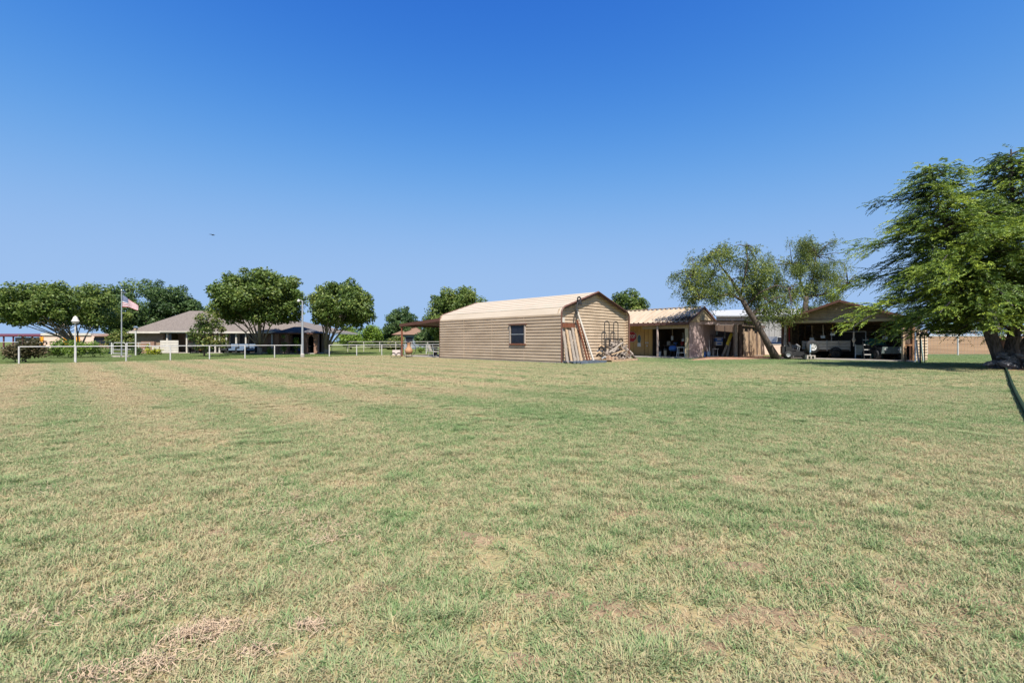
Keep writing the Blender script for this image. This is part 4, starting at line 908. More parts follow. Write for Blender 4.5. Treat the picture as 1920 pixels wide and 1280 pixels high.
gt = thing('pipe_gate', 'white pipe gate with rounded corners behind the flagpole', 'gate', (gx(212,45),45,0))
x0, x1 = gx(212,45), gx(235.5,45); t = MB(); lp = [(x0,.12),(x0,1.05),(x0+.12,1.17),(x1-.12,1.17),(x1,1.05),(x1,.12),(x0,.12)]
t.tube([(a,45,b) for a, b in lp], .035, 6); t.build('gate_frame', white, gt, world=True)
t = MB(); t.tube([(x0,45,.5),(x1,45,.5)], .03, 6); t.build('crossbar', white, gt, world=True)
for x in (x0-.14, x1+.14):
    t = MB(); t.tube([(x,45,0),(x,45,1.2)], .055, 8); t.build('post', white, gt, world=True)

# wooden fence at the right edge
wf = thing('plank_fence', 'weathered reddish plank fence at the right picture edge', 'fence', (26.5,24.6,0))
for k in range(26):
    x = 26.1 + k*.19; t = MB(); hgt = 1.55 + rr_.uniform(-.08,.06); yy = 24.6+k*.05+rr_.uniform(-.015,.015); t.box(x, x+.165, yy, yy+.03, .03, hgt); t.build('plank', mat('red_plank_%d' % (k % 3), [(.30,.155,.105),(.42,.30,.22),(.20,.095,.07)][k % 3], None, 7, .9, stretch=(3,3,.4), bump=.3), wf, world=True)
for z in (.4, 1.25):
    t = MB(); t.bar((26.1,24.67,z), (31,25.95,z), .05, .09); t.build('rail', wood_grey, wf, world=True)

# ------------------------------------------------------------------ poles, flag, birdhouse, bird
fp = thing('flagpole', 'slim grey flagpole standing on a stone pad in the yard', 'flagpole', (gx(228,38),38,0))
t = MB(); t.tube([(0,0,0),(0,0,3),(0,0,5.5)], [.05,.04,.03], 8); t.build('pole', galv, fp)
t = MB(); t.lathe([(0,.0),(.05,.02),(.07,.07),(.05,.12),(0,.14)], 10, (0,0,5.5)); t.build('finial', galv, fp)
t = MB(); t.tube([(0,0,5.38),(.35,0,5.36)], .02, 6); t.build('top_arm', galv, fp)
for k in range(10):
    a = 2*math.pi*k/10; t = MB(); c = V((.5*math.cos(a), .4*math.sin(a), .05)); t.box(c.x-.15, c.x+.15, c.y-.11, c.y+.11, 0, .13); t.build('pad_stone', concrete, fp)
def flagmat():
    m = bpy.data.materials.new('flag_cloth'); m.use_nodes = True; t = m.node_tree; p = t.nodes['Principled BSDF']; p.inputs['Roughness'].default_value = .9
    uv = nd(t, 'ShaderNodeAttribute', attribute_name='flag_uv'); sp = nd(t, 'ShaderNodeSeparateXYZ'); t.links.new(uv.outputs['Vector'], sp.inputs[0])
    def M(op, a, b=None):
        n = nd(t, 'ShaderNodeMath', operation=op)
        for i, v in enumerate((a, b)):
            if v is None: continue
            if isinstance(v, (int, float)): n.inputs[i].default_value = v
            else: t.links.new(v, n.inputs[i])
        return n.outputs[0]
    st = M('GREATER_THAN', M('FRACT', M('MULTIPLY', sp.outputs[1], 6.5)), .5)       # red stripe at the edges
    can = M('MULTIPLY', M('LESS_THAN', sp.outputs[0], .4), M('GREATER_THAN', sp.outputs[1], 6/13))
    fx = M('SUBTRACT', M('FRACT', M('MULTIPLY', sp.outputs[0], 15)), .5); fy = M('SUBTRACT', M('FRACT', M('MULTIPLY', M('SUBTRACT', sp.outputs[1], 6/13), 10)), .5)
    star = M('LESS_THAN', M('ADD', M('MULTIPLY', fx, fx), M('MULTIPLY', fy, fy)), .06)
    a = nd(t, 'ShaderNodeMix', data_type='RGBA'); a.inputs[6].default_value = (.42,.05,.07,1); a.inputs[7].default_value = (.80,.78,.78,1); t.links.new(st, a.inputs[0])
    b = nd(t, 'ShaderNodeMix', data_type='RGBA'); b.inputs[6].default_value = (.05,.08,.21,1); b.inputs[7].default_value = (.8,.8,.8,1); t.links.new(star, b.inputs[0])
    c = nd(t, 'ShaderNodeMix', data_type='RGBA'); t.links.new(can, c.inputs[0]); t.links.new(a.outputs[2], c.inputs[6]); t.links.new(b.outputs[2], c.inputs[7])
    t.links.new(c.outputs[2], p.inputs['Base Color'])
    tr = nd(t, 'ShaderNodeBsdfTranslucent'); t.links.new(c.outputs[2], tr.inputs[0]); mx = nd(t, 'ShaderNodeMixShader'); mx.inputs[0].default_value = .35
    o = t.nodes['Material Output']; t.links.new(p.outputs[0], mx.inputs[1]); t.links.new(tr.outputs[0], mx.inputs[2]); t.links.new(mx.outputs[0], o.inputs[0])
    return m
nu, nv = 18, 10; vs, uvs = [], []
for j in range(nv+1):
    for i in range(nu+1):
        u, v = i/nu, j/nv
        x = .05 + u*1.24 + .02*v; z = 4.18 + v*1.05 - u*(.30+.62*v) + .10*math.sin(u*3.1)*(1-v) ; y = .10*math.sin(u*7+v*1.5)*u + .02
        vs.append((x, y, z)); uvs.append((u, v, 0))
fm = bpy.data.meshes.new('flag'); fm.from_pydata(vs, [], [(j*(nu+1)+i, j*(nu+1)+i+1, (j+1)*(nu+1)+i+1, (j+1)*(nu+1)+i) for j in range(nv) for i in range(nu)])
a_ = fm.attributes.new('flag_uv', 'FLOAT_VECTOR', 'POINT'); a_.data.foreach_set('vector', [c for u in uvs for c in u]); fm.polygons.foreach_set('use_smooth', [True]*len(fm.polygons)); fm.materials.append(flagmat())
fo = bpy.data.objects.new('flag', fm); C.objects.link(fo); fo.location = fp.location; tag(fo, 'red white and blue stars and stripes flag drooping from the flagpole', 'flag')

bh = thing('birdhouse_pole', 'white birdhouse with cone roof on a tall white pole', 'birdhouse', (gx(140.5,28.6),28.6,0))
t = MB(); t.tube([(0,0,0),(.03,0,2.45)], [.045,.035], 8); t.build('pole', white, bh)
t = MB(); t.lathe([(0,0),(.10,0),(.16,.03),(.15,.14),(0,.14)], 10, (.03,0,2.43)); t.build('house', offw, bh)
t = MB(); t.lathe([(.21,0),(.18,.05),(.14,.15),(.09,.28),(.02,.34),(0,.35)], 12, (.03,0,2.56)); t.build('roof', offw, bh, smooth=True)
sp_ = thing('nesting_box_post', 'slim white post with small nesting box before the house corner', 'birdhouse', (gx(254.5,42),42,0))
t = MB(); t.tube([(0,0,0),(0,0,2.35)], .06, 8); t.build('post', white, sp_)
t = MB(); t.box(-.1, .1, -.1, .1, 2.35, 2.58); t.build('box', wood_tan, sp_)
t = MB(); t.prism([(-.16,2.56),(.16,2.56),(0,2.72)], 'y', -.14, .14); t.build('roof', bluegrey, sp_)
lpx, lpy = fpt(15.95)
lp_ = thing('yard_light_pole', 'tall galvanised yard light pole with short arm by the fence gap', 'lamp post', (lpx,lpy,0))
t = MB(); t.tube([(0,0,0),(0,0,4.68)], [.10,.06], 10); t.build('pole', galv, lp_)
t = MB(); t.tube([(0,0,4.6),(-.1,-.02,4.7),(-.26,-.05,4.72)], .028, 6); t.build('arm', galv, lp_)
t = MB(); t.lathe([(0,.12),(.07,.10),(.09,.0),(.12,-.06),(.10,-.10),(0,-.12)], 10, (-.30,-.05,4.68)); t.build('lamp_head', white, lp_)
t = MB(); t.lathe([(.16,0),(.16,.25),(.10,.3)], 10); t.build('footing', concrete, lp_)
bd = at(400,441,60); br = thing('bird', 'small dark bird gliding in the clear sky', 'bird', bd)
t = MB(); t.tube([(-.22,0,0),(-.1,0,.01),(.06,0,.02),(.2,0,0),(.26,0,-.01)], [.01,.05,.055,.03,.005], 8); t.build('body', dark, br, smooth=True)
for sx in (-1, 1):
    t = MB(); t.add([(-.05,0,.02),(.08,0,.02),(.10*sx+.0,-.22,.08),(.34*sx,-.42,.03),(.28*sx-.06,-.42,.025)], [(0,1,2,3,4)]); t.add([(-.05,0,.035),(.08,0,.035),(.10*sx,-.22,.09),(.34*sx,-.42,.04),(.28*sx-.06,-.42,.035)], [(4,3,2,1,0)]); t.build('wing', dark, br)

# ------------------------------------------------------------------ things round the barn gable
def bl(x, y, z): return barn.location + GX*x + GY*y + V((0,0,z))    # barn frame -> world
STOPC = shed.location + GX*(-5.86) + GY*1.72 + V((0,0,1.72))
sg = thing('stop_sign', 'red octagonal stop sign mounted on the ochre shed wall', 'sign', STOPC, R0)
oc = lambda r: [(r*math.cos(math.pi/8+k*math.pi/4), r*math.sin(math.pi/8+k*math.pi/4)) for k in range(8)]
t = MB(); t.prism(oc(.50), 'y', 0, .02); t.build('border', white, sg)
t = MB(); t.prism(oc(.465), 'y', -.012, -.001); t.build('face', stopred, sg)
fc = bpy.data.curves.new('stop_text', 'FONT'); fc.body = 'STOP'; fc.size = .40; fc.align_x = 'CENTER'; fc.align_y = 'CENTER'; fc.extrude = .004; fc.offset = .008
to = bpy.data.objects.new('lettering', fc); C.objects.link(to); bpy.context.view_layer.update()
tm = bpy.data.meshes.new_from_object(to.evaluated_get(bpy.context.evaluated_depsgraph_get())); bpy.data.objects.remove(to)
tm.materials.clear(); tm.materials.append(white); to = bpy.data.objects.new('lettering', tm); C.objects.link(to); to.parent = sg; to.location = (0,-.018,0); to.rotation_euler = (math.radians(90),0,0); to.scale = (.78,1,1)

def leaner(name, label, cat, y, z_top, lean, wdt, thk, m, dy=0, group=None, x0=.1):
    """a board leaning on the barn gable: foot out from the wall, top against it"""
    o = thing(name, label, cat, bl(lean+x0-.25, y, 0), R0, group); top = V((-lean+.02, dy, z_top))
    t = MB(); t.bar((0,0,.03), tuple(top), wdt*.88, thk, up=(1,0,0)); t.build('board' if 'board' in name or 'plank' in name else 'shaft', m, o); return o
bs = [(.45,1.92,.62,.24,'first grey leaning board from the barn corner',wood_grey),(.78,2.02,.70,.20,'second leaning board from the barn corner, rust stained',wood_tan),(1.08,1.98,.75,.26,'third leaning board from the barn corner, wide and pale',wood_grey),
      (1.40,2.15,.78,.22,'fourth leaning board from the barn corner, weathered grey',wood_grey),(1.72,2.1,.80,.24,'fifth leaning board from the barn corner, light tan',wood_tan),(2.02,2.0,.82,.16,'sixth leaning board from the barn corner, dark and narrow',wood_dark)]
for y, zt, ln, wd_, lb, m_ in bs: leaner('leaning_board', lb, 'board', y*.92-.35, zt, ln*.9, wd_, .05, m_, dy=.28, group='boards leaning on the barn gable')
leaner('rusty_angle_post', 'tall rusty steel post leaning among the boards', 'post', 1.75, 2.62, .8, .09, .09, rust, dy=-.05)
leaner('rusty_angle_post', 'shorter rusty steel post leaning right of the boards', 'post', 2.15, 2.40, .7, .07, .07, rust, dy=-.1)
lo = thing('leaning_pole', 'long white pole leaning from the ground up to the gable hook', 'pole', bl(.75,2.25,0), R0); t = MB(); t.tube([(0,0,.03),(-.9,-.62,3.4)], .06, 8); t.build('shaft', offw, lo)
rb = thing('rusty_brackets', 'orange rust steel brackets hanging above the leaning boards', 'bracket', bl(-.2,.3,2.15), R0)
for k in range(3):
    t = MB(); t.box(0, .07, k*.42, k*.42+.36, 0, .26); t.build('plate', rust, rb)
hk = thing('pulley_hook', 'dark steel pulley ring and hook fixed on the barn gable rake', 'pulley', bl(.1,1.35,3.3), R0)
t = MB(); t.tube([(0,.25+.16*math.cos(a),.60+.14*math.sin(a)) for a in [2*math.pi*k/16 for k in range(17)]], .045, 6); t.build('ring', dark, hk)
t = MB(); t.box(-.06,.10,.12,.40,.25,.48); t.build('pulley_block', dark, hk)
t = MB(); t.tube([(0,.12,.42),(0,.0,.15),(.02,-.08,-.1),(.02,-.03,-.3),(0,.08,-.24)], .05, 6); t.build('hook', dark, hk)
t = MB(); t.tube([(0,-.08,-.1),(0,-.1,-.95)], .02, 5); t.tube([(0,-.1,-.8),(0,-.1,-1.0)], .04, 5); t.build('chain', dark, hk)
eb = thing('electric_box', 'small white electric meter box on the barn gable corner', 'meter box', bl(-.25,.28,2.45), R0); t = MB(); t.box(0,.1,0,.22,0,.3); t.build('case', offw, eb); t = MB(); t.tube([(.05,.1,0),(.05,.08,-.7)], .02, 5); t.build('conduit', galv, eb)
# pallet under the boards
def pallet(label, loc, rz, m, n=7, L=1.9, Wd=1.2):
    p = thing('pallet', label, 'pallet', loc, rz)
    for k in range(n): t = MB(); x = -L/2 + k*L/(n-1); t.box(x-.06, x+.06, -Wd/2, Wd/2, .10, .125); t.build('deck_board', m, p)
    for y in (-Wd/2+.05, 0, Wd/2-.05): t = MB(); t.box(-L/2, L/2, y-.04, y+.04, .0, .099); t.build('runner', m, p)
    return p
pallet('blue grey wooden pallet lying under the leaning boards', bl(.85,1.2,.02), R0+math.radians(90), mat('blue_grey_wood', (.12,.15,.19), (.07,.085,.105), 5, .9), 8, 2.6, 1.3)
pallet('tan wooden pallet under the firewood heap', bl(.7,5.4,.02), R0+math.radians(90), wood_tan, 7, 2.4, 1.2)
pallet('tan wooden pallet under the scrap wood', bl(.8,3.9,.02), R0+math.radians(90), wood_tan, 5, 1.1, 1.1)
# firewood logs
rl = random.Random(9); logm = []
for k in range(4):
    t = MB(); L_ = .45; t.tube([(-L_/2,0,0),(-L_/6,.02*k-.03,.015),(L_/6,.01,-.01*k),(L_/2,0,.01)], [.055+.01*k,.06+.008*k,.055+.008*k,.05+.01*k], 7); logm.append(t)
lm_ = [mat('split_log_a', (.36,.31,.265), (.17,.135,.11), 9, .95, bump=.5), mat('split_log_b', (.20,.165,.14), (.09,.07,.058), 9, .95, bump=.5)]
src = [logm[k].build('firewood_log', lm_[k % 2]) for k in range(4)]
for k in range(120):
    o = src[k] if k < 4 else src[k % 4].copy()
    if k >= 4: C.objects.link(o)
    y = 5.5 + rl.gauss(0,.7); y = min(6.9, max(4.0, y)); hmax = max(.15, 1.25 - .7*abs(y-5.6)); z = .16 + hmax*rl.random()**.8; x = .25 + (1.15-z)*.75*rl.random()
    o.location = bl(x, y, z); o.rotation_euler = (rl.uniform(-.7,.7), rl.uniform(-.8,.8), rl.uniform(0,6.28)); s_ = rl.uniform(.8,1.5); o.scale = (s_, rl.uniform(.7,1.2), rl.uniform(.7,1.2))
    tag(o, 'rough firewood log in the heap against the barn gable', 'firewood', 'firewood heaped on the pallet by the barn')
for k, (y, z, dy_, dz, lb) in enumerate(((3.9,.75,1.3,.55,'long tan plank slanting across the firewood heap'),(4.2,.62,1.2,.15,'short pale plank lying low before the firewood'),(5.0,1.2,.9,-.45,'pale plank sloping down over the firewood heap'))):
    o = thing('scrap_plank', lb, 'plank', bl(.95,y,z-.05), R0, 'scrap planks on the firewood'); t = MB(); t.bar((0,-.3,-.12), (.05-.4*(k==2),dy_,dz), .12, .045); t.build('board', wood_tan if k else wood_grey, o)
for k in range(9):
    o = thing('brick_block', 'loose tan brick stacked before the scrap planks', 'brick', bl(.95+.1*(k%2), 3.55+.22*(k%4), .15+.09*(k//4)), R0, 'loose bricks by the barn'); t = MB(); t.box(-.1,.1,-.1,.1,0,.085); t.build('block', mat('loose_brick', (.45,.32,.22), (.36,.24,.165), 6, .9), o)
# two hoop backed hand trucks
def hoop_rack(label, y, h, w):
    o = thing('hand_truck', label, 'hand truck', bl(.12,y,.1), R0, 'hoop handled carts by the barn')
    pts = [(0,-w/2,0),(0,-w/2,h-.2)] + [(0,-w/2*math.cos(a),h-.2+.2*math.sin(a)) for a in [math.pi*k/8 for k in range(1,8)]] + [(0,w/2,h-.2),(0,w/2,0)]
    t = MB(); t.tube(pts, .032, 6); t.build('handle', dark, o)
    for z in (.4,.9,1.3): t = MB(); t.tube([(0,-w/2,z),(0,w/2,z)], .022, 6); t.build('crossbar', dark, o)
    t = MB(); t.box(0,.28,-w/2,w/2,.0,.03); t.build('toe_plate', dark, o)
    for sd in (-1,1): t = MB(); t.lathe([(0,-.03),(.12,-.03),(.13,0),(.12,.03),(0,.03)], 12, (-.05,sd*(w/2+.06),.12), 'y'); t.build('wheel', black, o)
hoop_rack('tall hand truck left of its twin behind the firewood', 4.65, 2.55, .55); hoop_rack('tall hand truck right of its twin behind the firewood', 5.75, 2.55, .55)
hoop_rack('short hand truck low behind the firewood heap', 4.75, 1.42, .5); hoop_rack('short hand truck at the right end of the firewood', 6.4, 1.42, .5)
o = thing('wire_shelf', 'dark wire shelf rack standing behind the firewood', 'rack', bl(.05,5.2,.1), R0)
for y in (-.9,0,.9,1.5): t = MB(); t.tube([(0,y,0),(0,y,1.45)], .02, 5); t.build('upright', dark, o)
for z in (.9,1.4): t = MB(); t.tube([(0,-.9,z),(0,1.5,z)], .018, 5); t.build('shelf_bar', dark, o)
for k in range(6):
    o = thing('metal_scrap', 'bent grey metal scrap piece piled right of the white pole', 'scrap', bl(.35+.3*rl.random(), 3.2+.3*rl.random()-.1*k%.3, .2+.15*k), R0, 'metal scrap by the barn'); t = MB(); a = rl.uniform(0,3)
    t.tube([(0,-.2,0),(.05,-.05,.12*math.sin(a)),(0,.1,.1),(.1,.25,.05*math.cos(a))], .05, 6); t.build('piece', [galv,dark,wood_tan][k%3], o)

# ------------------------------------------------------------------ under the canopy
def cl(x, y, z=0): return barn.location + GX*(-BL+x) + GY*y + V((0,0,z))
ch = thing('chiminea', 'round bellied terracotta chiminea on an iron stand under the canopy', 'chiminea', (gx(766.5,36.4),36.4,.05))
t = MB(); t.lathe([(.0,.22),(.12,.22),(.24,.30),(.31,.44),(.30,.58),(.22,.70),(.15,.80),(.125,.98),(.135,1.10),(.16,1.14),(.12,1.14),(.10,1.0)], 20); t.build('pot', terra, ch, smooth=True)
t = MB(); t.lathe([(.0,.0),(.10,0),(.10,.02)], 10, (0,-.285,.48), 'y'); t.build('mouth', dark, ch)
for k in range(3): a = 2.1*k+.5; t = MB(); t.tube([(.2*math.cos(a),.2*math.sin(a),.30),(.27*math.cos(a),.27*math.sin(a),0)], .018, 5); t.build('stand_leg', dark, ch)
t = MB(); t.lathe([(.235,.26),(.255,.28),(.235,.30)], 16); t.build('stand_ring', dark, ch)
wh = thing('wagon_wheel_ring', 'large thin iron wheel rim standing behind the chiminea', 'wheel rim', (gx(765.5,36.9),36.9,.05)); t = MB(); t.tube([(.60*math.cos(a),0,.62+.60*math.sin(a)) for a in [2*math.pi*k/28 for k in range(29)]], .022, 5); t.build('rim', dark, wh)
t = MB(); t.lathe([(0,-.04),(.06,-.04),(.06,.04),(0,.04)], 10, (0,0,.62), 'y'); t.build('hub', dark, wh)
for k in range(8): a = math.pi*k/4+.2; t = MB(); t.tube([(0,0,.62),(.59*math.cos(a),0,.62+.59*math.sin(a))], .008, 4); t.build('spoke', dark, wh)
cart = thing('garden_planter_cart', 'small pale planter cart with iron scroll wheels left of the canopy post', 'cart', (gx(744,36.2),36.2,0))
t = MB(); t.box(-.3,.3,-.2,.2,.22,.62); t.build('box', mat('pale_pink_wood', (.55,.46,.42), (.46,.38,.34), 5, .8), cart)
for sx in (-.22,.22): t = MB(); t.tube([(sx+.2*math.cos(a),-.23,.22+.2*math.sin(a)) for a in [2*math.pi*k/16 for k in range(17)]], .018, 5); t.build('wheel', dark, cart)
t = MB(); t.tube([(.25,0,.62),(.28,0,.9),(.18,0,1.05),(.05,0,.98),(.1,0,.88)], .016, 5); t.build('scroll', dark, cart)
def chair(label, x, Y, rz):
    o = thing('metal_chair', label, 'chair', (gx(x,Y),Y,.05), rz, 'metal patio chairs')
    for sx in (-1,1):
        t = MB(); t.tube([(sx*.22,-.22,0),(sx*.22,-.2,.44)], .018, 5); t.build('leg', galv, o); t = MB(); t.tube([(sx*.22,.24,0),(sx*.22,.2,.45),(sx*.21,.3,.98)], .018, 5); t.build('leg', galv, o)
        t = MB(); t.tube([(sx*.24,.24,.68),(sx*.25,-.18,.66),(sx*.22,-.2,.44)], .016, 5); t.build('armrest', galv, o)
    t = MB(); t.box(-.23,.23,-.22,.22,.43,.46); t.build('seat', offw, o)
    for k in range(5): x_ = -.18+.09*k; t = MB(); t.bar((x_,.205,.5), (x_,.295,.97), .04, .012, up=(0,1,0)); t.build('back_slat', offw, o)
    t = MB(); t.tube([(-.21,.3,.98),(.21,.3,.98)], .018, 5); t.build('top_rail', galv, o)
chair('white metal patio chair nearer the barn wall under the canopy', 818, 36.2, math.radians(100)); chair('white metal patio chair farther from the barn wall under the canopy', 811, 37.3, math.radians(70))
tb = thing('patio_bench', 'dark low bench against the barn under the canopy', 'bench', (gx(822,38.5),38.5,.08), R0); t = MB(); t.box(-.5,.5,-.2,.2,.40,.45); t.build('seat', wood_dark, tb)
for sx in (-.42,.42): t = MB(); t.box(sx-.04,sx+.04,-.18,.18,0,.40); t.build('leg', wood_dark, tb)

# ------------------------------------------------------------------ clutter in the ochre shed bay
def sl(x, y, z=.085): return shed.location + GX*x + GY*y + V((0,0,z))
st = thing('step_stool', 'white wooden step stool at the right end of the shed bay', 'stool', sl(-.75,.35), R0)
t = MB(); t.box(-.32,.32,-.16,.16,.74,.79); t.build('top', white, st)
for sx in (-1,1):
    for sy in (-1,1): t = MB(); t.bar((sx*.33,sy*.17,0),(sx*.24,sy*.12,.74), .05, .05); t.build('leg', white, st)
t = MB(); t.bar((-.29,-.15,.35),(.29,-.15,.35), .04, .05); t.build('brace', white, st)
bb_ = thing('blue_air_tank', 'round blue tank on a stand inside the shed bay', 'tank', sl(-1.75,1.0), R0)
t = MB(); t.lathe([(0,-.3),(.16,-.28),(.22,-.18),(.22,.18),(.16,.28),(0,.3)], 14, (0,0,.66), 'x'); t.build('tank', blue, bb_, smooth=True)
for sx in (-.15,.15): t = MB(); t.box(sx-.02,sx+.02,-.14,.14,0,.46); t.build('foot', dark, bb_)
t = MB(); t.box(-.12,.12,-.08,.08,.87,1.02); t.build('motor', dark, bb_)
def jug(name, label, loc, m, h=.4, r=.14, group=None):
    o = thing(name, label, 'bucket', loc, 0, group); t = MB(); t.lathe([(0,0),(r*.88,0),(r,h),(r*.94,h),(r*.82,.03),(0,.03)], 14); t.build('pail', m, o)
    t = MB(); t.tube([(r*math.cos(a), 0, h + .12*math.sin(a)) for a in [math.pi*k/8 for k in range(9)]], .008, 4); t.build('handle', galv, o); return o
jug('bucket', 'white plastic bucket left of the blue tank in the shed', sl(-2.9,1.0), white); jug('bucket', 'tan bucket beside the blue tank in the shed', sl(-2.35,.9), cream, .5, .12)
jug('bucket', 'pale blue bucket inside the flat roofed lean-to', (gx(1328.5,36.6),36.6,.085), mat('pale_blue_plastic', (.36,.48,.62), (.30,.42,.56), 4, .5), .42, .15)
def hang(label, loc, L, m, r=.025):
    o = thing('hanging_tool', label, 'tool', loc, R0, 'tools hung in the sheds'); t = MB(); t.tube([(0,0,0),(.02,0,-L*.7)], r, 6); t.build('handle', m, o); t = MB(); t.box(-.09,.09,-.02,.02,-L,-L*.68); t.build('blade', galv, o)
hang('long pale handled tool hanging near the left of the shed bay', sl(-2.1,1.6,2.5), 1.1, wood_tan); hang('short tool hanging at the middle of the shed bay', sl(-1.2,1.6,2.0), .7, offw); hang('thin tool hanging beside the shed partition', sl(-3.2,1.4,2.2), 1.3, galv)
wbx = thing('work_bench', 'dark workbench across the back of the shed bay', 'bench', sl(-2,3.4), R0); t = MB(); t.box(-1.6,1.6,-.35,.35,.82,.9); t.build('top', wood_dark, wbx)
for sx in (-1.5,0,1.5): t = MB(); t.box(sx-.05,sx+.05,-.3,.3,0,.82); t.build('leg', wood_dark, wbx)
for k, (x, m_, w_, h_) in enumerate(((-1.2,white,.25,.3),(-.6,blue,.3,.22),(0,red,.2,.3),(.5,offw,.35,.25),(1.1,yel,.2,.2))):
    o = thing('storage_box', '%s storage box on the dark workbench' % ['white','blue','red','off-white','yellow'][k], 'box', sl(-2+x,3.3,.985), R0, 'boxes on the workbench'); t = MB(); t.box(-w_/2,w_/2,-.12,.12,0,h_); t.build('case', m_, o); t = MB(); t.box(-w_/2-.01,w_/2+.01,-.13,.13,h_,h_+.03); t.build('lid', m_, o)

# clutter in the flat roofed lean-to
def tote(label, x, Y, z, w, h, m, lidm):
    o = thing('cooler_box', label, 'cooler', (gx(x,Y),Y,z), 0, 'coolers on the shelf'); t = MB(); t.prism([(-w/2*.92,0),(w/2*.92,0),(w/2,h),(-w/2,h)], 'y', -.2, .2); t.build('body', m, o); t = MB(); t.box(-w/2-.015,w/2+.015,-.215,.215,h,h+.05); t.build('lid', lidm, o)
    t = MB(); t.box(-w*.3,w*.3,-.225,-.205,h*.3,h*.7); t.build('label_panel', lidm, o)
shf = thing('shelf_rack', 'metal shelf rack holding coolers in the lean-to', 'rack', (gx(1346,37.2),37.2,.085))
for sx in (-.55,.55):
    for sy in (-.2,.2): t = MB(); t.box(sx-.02,sx+.02,sy-.02,sy+.02,0,1.75); t.build('upright', dark, shf)
for z in (.15,.86,1.7): t = MB(); t.box(-.57,.57,-.24,.24,z,z+.03); t.build('shelf', dark, shf)
tote('blue and white cooler at the bottom of the stack', 1346.5, 37.2, .98, .56, .30, white, blue); tote('blue cooler at the top of the stack', 1346.5, 37.2, 1.34, .58, .24, blue, white)
for k, (xt, yt, xb, yb, m_, lb) in enumerate(((1371,626,1354,667,wood_grey,'yellow tipped grey board leaning left in the lean-to'),(1366,634,1358,667,wood_dark,'dark board leaning behind the yellow tipped one'),(1369,640,1363,668,wood_grey,'short grey board leaning beside the dark one'),(1378,634,1371,667,wood_dark,'dark board leaning against the lean-to post'),(1381,650,1378,667,wood_grey,'grey board nearest the lean-to post'))):
    o = thing('leaning_board', lb, 'board', (gx(xb,36.4),36.4,.09), 0, 'boards leaning in the lean-to'); d_ = at(xt,yt,36.9) - V((gx(xb,36.4),36.4,.09)); t = MB(); t.bar((0,0,0), d_, .16, .05, up=(0,1,0)); t.build('board', m_, o)
    if k == 0: t = MB(); t.bar(d_*.52+V((0,-.03,0)), d_*1.02+V((0,-.03,0)), .22, .06, up=(0,1,0)); t.build('yellow_end', yel, o)
o = thing('white_pole', 'thin white pole standing inside the lean-to', 'pole', (gx(1331,36.9),36.9,.085)); t = MB(); t.tube([(0,0,0),(-.03,.1,1.35)], .04, 6); t.build('shaft', white, o)
o = thing('small_frame_table', 'small white metal frame stand in the lean-to', 'stand', (gx(1341,36.7),36.7,.085))
for sx in (-.18,.18): t = MB(); t.box(sx-.02,sx+.02,-.02,.02,0,.62); t.build('leg', white, o)
t = MB(); t.box(-.22,.22,-.12,.12,.60,.64); t.build('top', white, o); t = MB(); t.box(-.45,.2,-.12,.12,.02,.06); t.build('base', white, o)
for k, (x, w_, h_, m_, lb) in enumerate(((1317,.22,.55,cream,'cream can at the left of the lean-to'),(1321,.2,.38,blue,'blue can at the left of the lean-to'),(1320,.3,.16,wood_tan,'tan box lid on the left of the lean-to'))):
    o = thing('paint_can', lb, 'can', (gx(x,36.3+.2*k),36.3+.2*k,.085+(.6 if k == 2 else 0)), 0); t = MB(); t.lathe([(0,0),(w_/2,0),(w_/2,h_),(w_/2+.01,h_),(w_/2+.01,h_+.02),(0,h_+.02)], 14); t.build('can', m_, o)
    if k == 2:
        t = MB(); t.box(-.1,.1,-.1,.1,-.6,-.005); t.build('stand', wood_dark, o)
for k, (x, z, L, m_, lb) in enumerate(((1344,2.6,.75,white,'white tube hanging from the lean-to roof'),(1374,2.5,.8,offw,'pale tool hanging near the lean-to post'),(1359,2.55,1.0,galv,'steel rod hanging in the lean-to'))):
    o = thing('hanging_tool', lb, 'tool', (gx(x,37.6),37.6,z), 0, 'tools hung in the sheds'); t = MB(); t.tube([(0,0,0),(0,0,-L*.75)], .03, 6); t.build('handle', m_, o); t = MB(); t.box(-.07,.07,-.02,.02,-L,-L*.75); t.build('blade', galv, o)
# loose slab boards on the dirt
for k, (x, y, rz, lb) in enumerate(((1415,669.2,.5,'loose slab board lying left on the red dirt'),(1436,668.6,.3,'loose slab board lying right on the red dirt'),(1425,672,.15,'loose slab board lying nearest on the red dirt'))):
    o = thing('loose_slab', lb, 'board', gpt(x, y, .10), rz, 'slab boards on the dirt'); t = MB(); t.prism([(-1.0,-.08),(-.3,-.12),(.6,-.07),(1.0,-.1),(1.0,.08),(.2,.11),(-.6,.07),(-1.0,.1)], 'z', 0, .05); t.build('board', wood_or if k else wood_grey, o)

